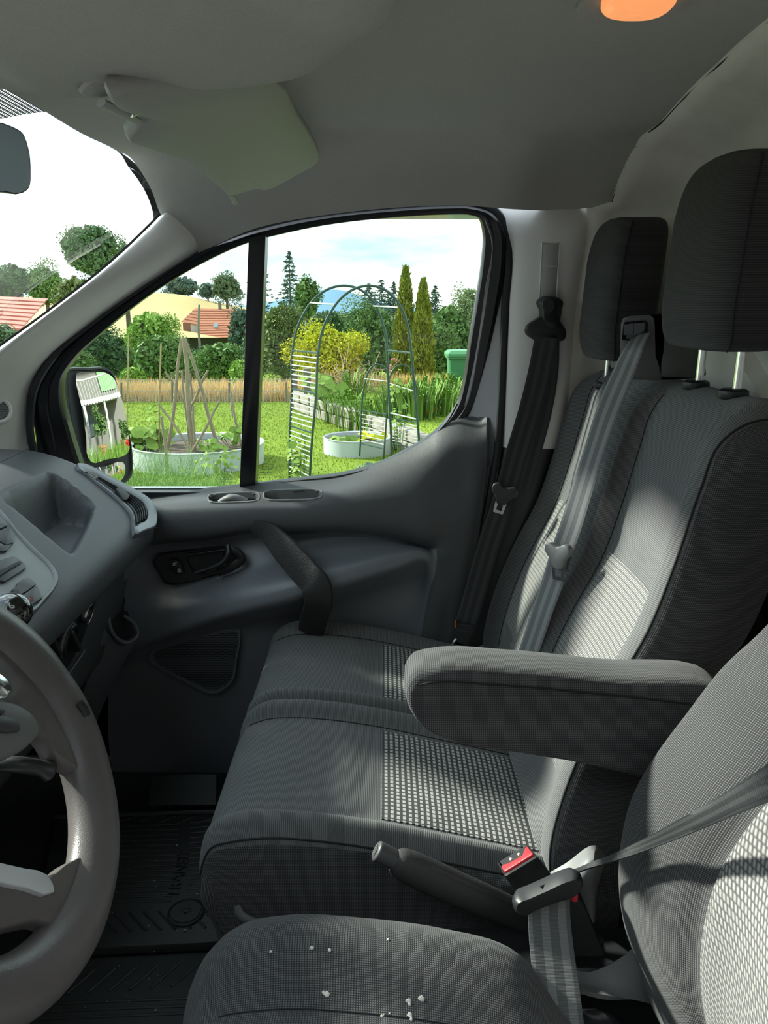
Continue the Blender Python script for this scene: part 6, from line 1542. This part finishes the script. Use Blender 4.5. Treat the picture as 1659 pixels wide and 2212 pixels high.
for i, (u, v, y, n, r, h, lf, s, lab) in enumerate(PL): leafy(lab, u, v, y, n, r, h, lf, s, 60+i, zb=BT1)
leafy('climbing bean with heart-shaped leaves on the cane left of the tripod', 336, 900, 9.2, 26, .10, .55, 'bright', .07, 70, zb=BT1)
leafy('yellowish bean plant in front of the large bed near the divider', 470, 1010, 7.6, 60, .24, .42, 'squash', .06, 71, zb=GZ, stems=10)
leafy('lettuce plants filling the small white bed, left half', 742, 970, 9.8, 22, .2, .10, 'squash', .10, 72, zb=BT2)
leafy('lettuce plants filling the small white bed, right half', 800, 970, 9.9, 22, .2, .12, 'lime', .10, 73, zb=BT2)
leafy('vine climbing the left ladder of the tall arch', 648, 985, 7.85, 34, .12, .55, 'squash', .09, 74, zb=GZ)
leafy('rose with pink buds climbing between the two arches', 862, 830, 9.3, 46, .13, 1.25, 'bright', .06, 75, zb=GZ)
leafy('rhubarb clump at the head of the low stone wall', 700, 850, 13.0, 40, .38, .50, 'squash', .20, 76, zb=GZ+.25)
leafy('grass tuft with cabbage leaves at the foot of the small bed', 790, 1035, 8.6, 18, .25, .10, 'blue', .12, 77, zb=GZ)
rb = MB()
for k in range(9):
    p = Y(850 + RNG.uniform(-14, 22), 782 + RNG.uniform(-8, 30), 9.2); rb.rings(sq_grid(p, (.014, .014, .016), 1, 1, 5, 8))
tag(put('rose_buds', rb, mat('rose_pink', (.62, .22, .20), .7)), 'pink rose buds on the climber between the arches', 'flowers', kind='stuff')
# feathery fennel in front
fq = []
rg_ = np.random.default_rng(80); T_ = []
for k in range(2600):
    y = rg_.uniform(5.6, 7.4); m_ = rg_.uniform(-.40, -.20); x = y*m_; h = rg_.uniform(.15, .55)*(1.0 if m_ < -.25 else .6); a = rg_.uniform(0, 6.28); b = A([x, y, GZ])
    tip = b + A([math.cos(a)*h*.5, math.sin(a)*h*.5, h]); sd_ = A([math.cos(a+1.57), math.sin(a+1.57), 0])*.004
    T_.append([b - sd_, b + sd_, tip])
    for j in range(4):
        p = b + (tip-b)*rg_.uniform(.35, 1); d = rg_.normal(size=3)*.07 + A([0, 0, .05]); T_.append([p - sd_*.5, p + sd_*.5, p + d])
tag(fast_build(tri_mb(A(T_)), 'fennel', LF['fennel'], None), 'feathery fennel growing below the front quarter window', 'fennel', kind='stuff')
# irises on the bank, one clump each
def iris(u, v, y, n, h, seed, lab):
    c = Y(u, v, y); rg = np.random.default_rng(seed); zb = float(gz_at(A([c[0]]), A([y]))[0]); o = empty('iris_clump', (c[0], y, zb), lab, 'plant', 'iris clumps on the bank'); m = MB()
    for k in range(n):
        a = rg.uniform(0, 6.28); d = rg.uniform(0, .28); b = A([c[0]+d*math.cos(a)*1.3, y+d*math.sin(a)*.6, zb-.02]); hh = h*rg.uniform(.6, 1.1); l = rg.uniform(.1, .45); dr_ = A([math.cos(a), math.sin(a)*.6, 0])
        w = .016; sd_ = np.cross(dr_, (0, 0, 1)); sd_ = sd_/np.linalg.norm(sd_)*w
        p = [b, b + dr_*l*.25*hh + A([0, 0, .6*hh]), b + dr_*l*.8*hh + A([0, 0, .95*hh]), b + dr_*l*1.5*hh + A([0, 0, .93*hh])]
        m.add([p[0]-sd_, p[0]+sd_, p[1]+sd_, p[1]-sd_, p[2]+sd_*.7, p[2]-sd_*.7, p[3]], [(0, 1, 2, 3), (3, 2, 4, 5), (5, 4, 6)])
    fast_build(m, 'leaves', LF['iris'], o)
IR = [(728, 868, 12.6), (752, 872, 12.2), (776, 878, 11.7), (800, 884, 11.3), (826, 884, 11.0), (852, 884, 11.2), (878, 886, 10.9), (905, 884, 10.8), (930, 878, 11.2), (955, 872, 11.4), (978, 862, 11.8), (760, 850, 13.4), (905, 862, 12.2), (945, 852, 12.6), (990, 850, 12.6)]
IRL = [('%s sword-leaved iris clump of the front row on the bank, counted from the rhubarb' % w) for w in ('first', 'second', 'third', 'fourth', 'fifth', 'sixth', 'seventh', 'eighth', 'ninth', 'tenth', 'eleventh')] + [
 'iris clump at the foot of the brushwood heap', 'iris clump in front of the columnar conifers, back row', 'iris clump between conifers and green bin, back row', 'iris clump at the foot of the green bin']
for i, (u, v, y) in enumerate(IR):
    iris(u, v, y, 60, .52, 90+i, IRL[i])
# dry brushwood heap
dq = MB(); rg = np.random.default_rng(120); c = Y(758, 832, 14.6)
for k in range(260):
    p = c + rg.normal(size=3)*A([.30, .25, .14]); d = rg.normal(size=3)*A([.28, .28, .2]); dq.tube([p, p + d*.5 + rg.normal(size=3)*.03, p + d], .007, 4)
tag(put('brushwood_heap', dq, mat('dry_twig', (.36, .25, .15), .9, noise=(6, .3))), 'heap of dry brown prunings behind the iris bank', 'brushwood', kind='stuff')
# low stone wall holding the bank
sw = empty('stone_wall', (-.3, 11.5, GZ), 'low grey stone wall holding the iris bank along the lawn', 'wall')
STONE = mat('grey_stone', (.30, .27, .23), .9, noise=(7, .35), bump=(14, 1.0))
yw = 14.6; k = 0; rg = np.random.default_rng(130)
while yw > 8.6:
    ln = rg.uniform(.30, .55); ya, yb_ = yw, yw-ln*.86; xa, xb = bank_x(ya)-.04, bank_x(yb_)-.04
    ang = math.atan2(yb_-ya, xb-xa); L_ = math.hypot(xb-xa, yb_-ya); k += 1
    for row in range(2):
        sh_ = .5*row*0
        put('stone', MB().box(((xa+xb)/2 + rg.uniform(-.015, .015), (ya+yb_)/2, GZ+.085+row*.17), (L_-.02, .16 + rg.uniform(-.02, .03), .155), rot_z(ang + rg.uniform(-.05, .05)), .025), STONE, sw)
    yw = yb_
# green wheelie bin
wb = empty('wheelie_bin', Y(992, 850, 13.0), 'green wheeled refuse bin at the right edge of the side window', 'bin')
GRN = mat('bin_green', (.055, .20, .085), .45)
bc = Y(996, 800, 13.0); zt3 = Y(990, 768, 13.0)[2]; zb3 = zt3 - .85
sq_ = lambda hx, hy2, z: [(bc[0]+a*hx, 13.0+b*hy2, z) for a, b in ((-1, -.9), (-.9, -1), (.9, -1), (1, -.9), (1, .9), (.9, 1), (-.9, 1), (-1, .9))]
put('body', MB().rings([sq_(.18, .2, zb3), sq_(.225, .26, zt3-.04), sq_(.25, .29, zt3-.04), sq_(.25, .29, zt3)]), GRN, wb, sharp=30)
put('lid', MB().rings([sq_(.265, .31, zt3), sq_(.265, .31, zt3+.04), sq_(.22, .26, zt3+.085), sq_(.1, .12, zt3+.10)]), mat('bin_lid_green', (.075, .26, .11), .4), wb, sharp=30)
for s_ in (-1, 1): put('wheel', MB().lathe([(.09, -.02), (.10, -.01), (.10, .01), (.09, .02)], (bc[0]+s_*.17, 13.22, zb3+.04), (1, 0, 0), 16), RUBBER, wb)

# ================================================================ unseen board wall added behind the viewer to cut light from the driver's side
bn = empty('added_light_blocker', (0, -2.6, GZ), 'unseen grey board wall added behind the viewpoint to cut light from the driver side', 'light blocker')
BOARD = mat('blocker_board', (.07, .07, .07), .85, noise=(6, .35))
for k in range(44): put('board', MB().box((-7.7 + k*.36, -2.6 + .012*(k % 2), GZ+2.2), (.345, .04, 4.4)), BOARD, bn)
put('wall', MB().box((0, -2.75, GZ+2.2), (15.8, .2, 4.4)), BOARD, bn)

# ================================================================ door mirror
pm = Y(224, 905, 2.16); din = (pm-EYE)/np.linalg.norm(pm-EYE); dout = A([.955, .285, .02]); dout /= np.linalg.norm(dout); mn = dout-din; mn /= np.linalg.norm(mn)
def MP(u, v, off=0.0):
    r = ray(u, v); return EYE + r*(np.dot(mn, pm + mn*off - EYE)/np.dot(mn, r))
dmr = empty('door_mirror', MP(210, 1010), 'black door mirror with a large glass above a small wide-angle glass', 'mirror')
hs = [(128, 830), (138, 800), (152, 794), (190, 793), (230, 794), (243, 802), (254, 830), (270, 896), (284, 955), (288, 995), (286, 1028), (276, 1042), (258, 1048), (220, 1046), (180, 1040), (158, 1010), (140, 920)]
lo = smooth_closed(A([MP(u, v, .012) for u, v in hs]), 5); c = lo.mean(0)
hl = lambda f, d: c + (lo-c)*f + mn*d
CASE = mat('mirror_case', (.030, .033, .036), .5, bump=(300, .2))
put('case', MB().rings([hl(.55, -.12), hl(.85, -.10), hl(1.0, -.05), hl(1.0, -.01), hl(.985, .0), hl(.955, .0), hl(.94, -.008), hl(.5, -.009)]), CASE, dmr, sharp=40)
put('case_joint', MB().tube([MP(146, 798, .013), MP(147, 850, .014), MP(157, 925, .014), MP(166, 930, .014)], .0012, 5), RUBBER, dmr)
MIRR = mat('mirror_silver', (.86, .88, .88), .0, metal=1)
def curved_glass(name, px, Rc):
    o = A([MP(u, v, .0135) for u, v in px]); o = resample(smooth_closed(o, 3), 48, True); c = o.mean(0); m = MB(); L = []
    for f in (1.0, .85, .65, .45, .25, .08, .01):
        q = c + (o-c)*f; d2 = ((q-c)**2).sum(1); d0 = ((o-c)**2).sum(1).max(); L.append(q + mn*((d0-d2)/(2*Rc))[:, None])
    return put(name, MB().rings(L, False, True), MIRR, dmr, sharp=0)
curved_glass('mirror_glass', [(166, 806), (200, 805), (230, 806), (243, 815), (257, 848), (269, 900), (277, 946), (278, 976), (268, 984), (230, 992), (196, 998), (190, 990), (184, 946), (174, 880)], 1.5)
curved_glass('wide_angle_glass', [(200, 1014), (230, 1006), (258, 998), (267, 1001), (270, 1012), (267, 1028), (256, 1040), (240, 1040), (222, 1034)], .35)
put('arm', MB().tube([MP(150, 985, -.03), Y(130, 1000, 1.95)], .03, 12), CASE, dmr)

# ---- farmhouse behind the van, seen only in the door mirror
fx = 12.0
fh = empty('farmhouse', (fx, 6, GZ), 'white farmhouse front with balcony and green boarding reflected in the door mirror', 'house')
put('wall', MB().box((fx+.3, 6.0, GZ+3.2), (.4, 12, 6.6)), mat('farm_wall', (.20, .185, .17), .9), fh)
put('green_boarding', MB().box((fx+.05, 6.9, GZ+4.4), (.1, 1.3, 2.4)), mat('light_green_board', (.19, .38, .15), .7), fh)
put('balcony_floor', MB().box((fx-.7, 5.0, GZ+2.7), (1.5, 5.0, .18)), mat('balcony_grey', (.45, .43, .40), .8), fh)
put('balcony_roof', MB().box((fx-.8, 4.6, GZ+5.3), (1.8, 6.2, .16), rot_y(.15)), mat('awning_dark', (.14, .12, .11), .8), fh)
for k in range(26): put('railing_bar', MB().box((fx-1.42, 2.6+k*.19, GZ+3.25), (.03, .03, .95)), mat('rail_white', (.40, .40, .38), .6) if k == 0 else bpy.data.materials['rail_white'], fh)
put('handrail', MB().box((fx-1.42, 5.0, GZ+3.74), (.06, 5.0, .06)), bpy.data.materials['rail_white'], fh)
sc_ = MB()
for k in range(24): sc_.lathe([(.1, -.01), (.1, .01)], (fx-1.46, 2.62+k*.2, GZ+2.62), (1, 0, 0), 12)
put('scalloped_valance', sc_, bpy.data.materials['rail_white'], fh, kind='stuff')
for y in (2.7, 4.3, 5.8, 7.4): put('post', MB().box((fx-1.35, y, GZ+1.35), (.14, .14, 2.7)), bpy.data.materials['rail_white'], fh)
for y in (3.4, 5.1): put('window', MB().box((fx+.06, y, GZ+1.5), (.1, .9, 1.2)), bpy.data.materials['dark_window'], fh)
for i, (y, z, r) in enumerate(((4.9, 1.5, .8), (6.6, 1.1, .6))):
    o = empty('potted_bush', (fx-2.2, y, GZ), ('larger bush in a clay pot before the farmhouse', 'smaller bush in a clay pot before the farmhouse')[i], 'plant')
    fast_build(quads_mb(scatter_quads((fx-2.2, y, GZ+z), (r*.7, r*.7, r), 700, .16, seed=140+i, nblob=6)), 'foliage', LF['mid'], o)
    put('pot', MB().lathe([(.22, 0), (.30, .42), (.33, .42), (.33, .50), (.29, .50), (.26, .40)], (fx-2.2, y, GZ), (0, 0, 1), 20), mat('clay_pot', (.42, .17, .10), .8) if i == 0 else bpy.data.materials['clay_pot'], o)
    put('stem', MB().tube([(fx-2.2, y, GZ+.4), (fx-2.2, y, GZ+z)], .03, 6), BARK, o)
tq = blades(1800, lambda r, n: np.stack([r.uniform(6.0, 9.2, n), r.uniform(3.0, 8.5, n)], 1), .7, .014, 150, z=GZ)
tag(fast_build(tri_mb(tq), 'tall_border_grass', LF['iris'], None), 'tall border grass in front of the farmhouse', 'grass', kind='stuff')
for i, (x, y, z, cname) in enumerate(((5.0, 5.2, .32, 'red'), (5.4, 4.9, .18, 'red'), (5.2, 5.5, .10, 'red'), (5.8, 5.3, .62, 'yellow'), (6.0, 5.6, .55, 'yellow'))):
    o = empty('garden_flower', (x, y, GZ), f'{cname} flower head number in the border, ' + ('tallest red', 'middle red', 'lowest red', 'taller yellow', 'shorter yellow')[i] + ' one', 'flower')
    o['label'] = ('tallest red', 'middle red', 'lowest red', 'taller pale yellow', 'shorter pale yellow')[i] + ' flower in the border reflected in the door mirror'
    fm_ = mat('petal_red', (.62, .02, .02), .6) if i == 0 else (bpy.data.materials['petal_red'] if cname == 'red' else (mat('petal_yellow', (.70, .62, .12), .6) if i == 3 else bpy.data.materials['petal_yellow']))
    fast_build(quads_mb(scatter_quads((x, y, z), (.10, .10, .07), 60, .09, seed=160+i)), 'petals', fm_, o)
    put('stem', MB().tube([(x, y, GZ), (x, y, z)], .008, 5), LF['mid'], o)
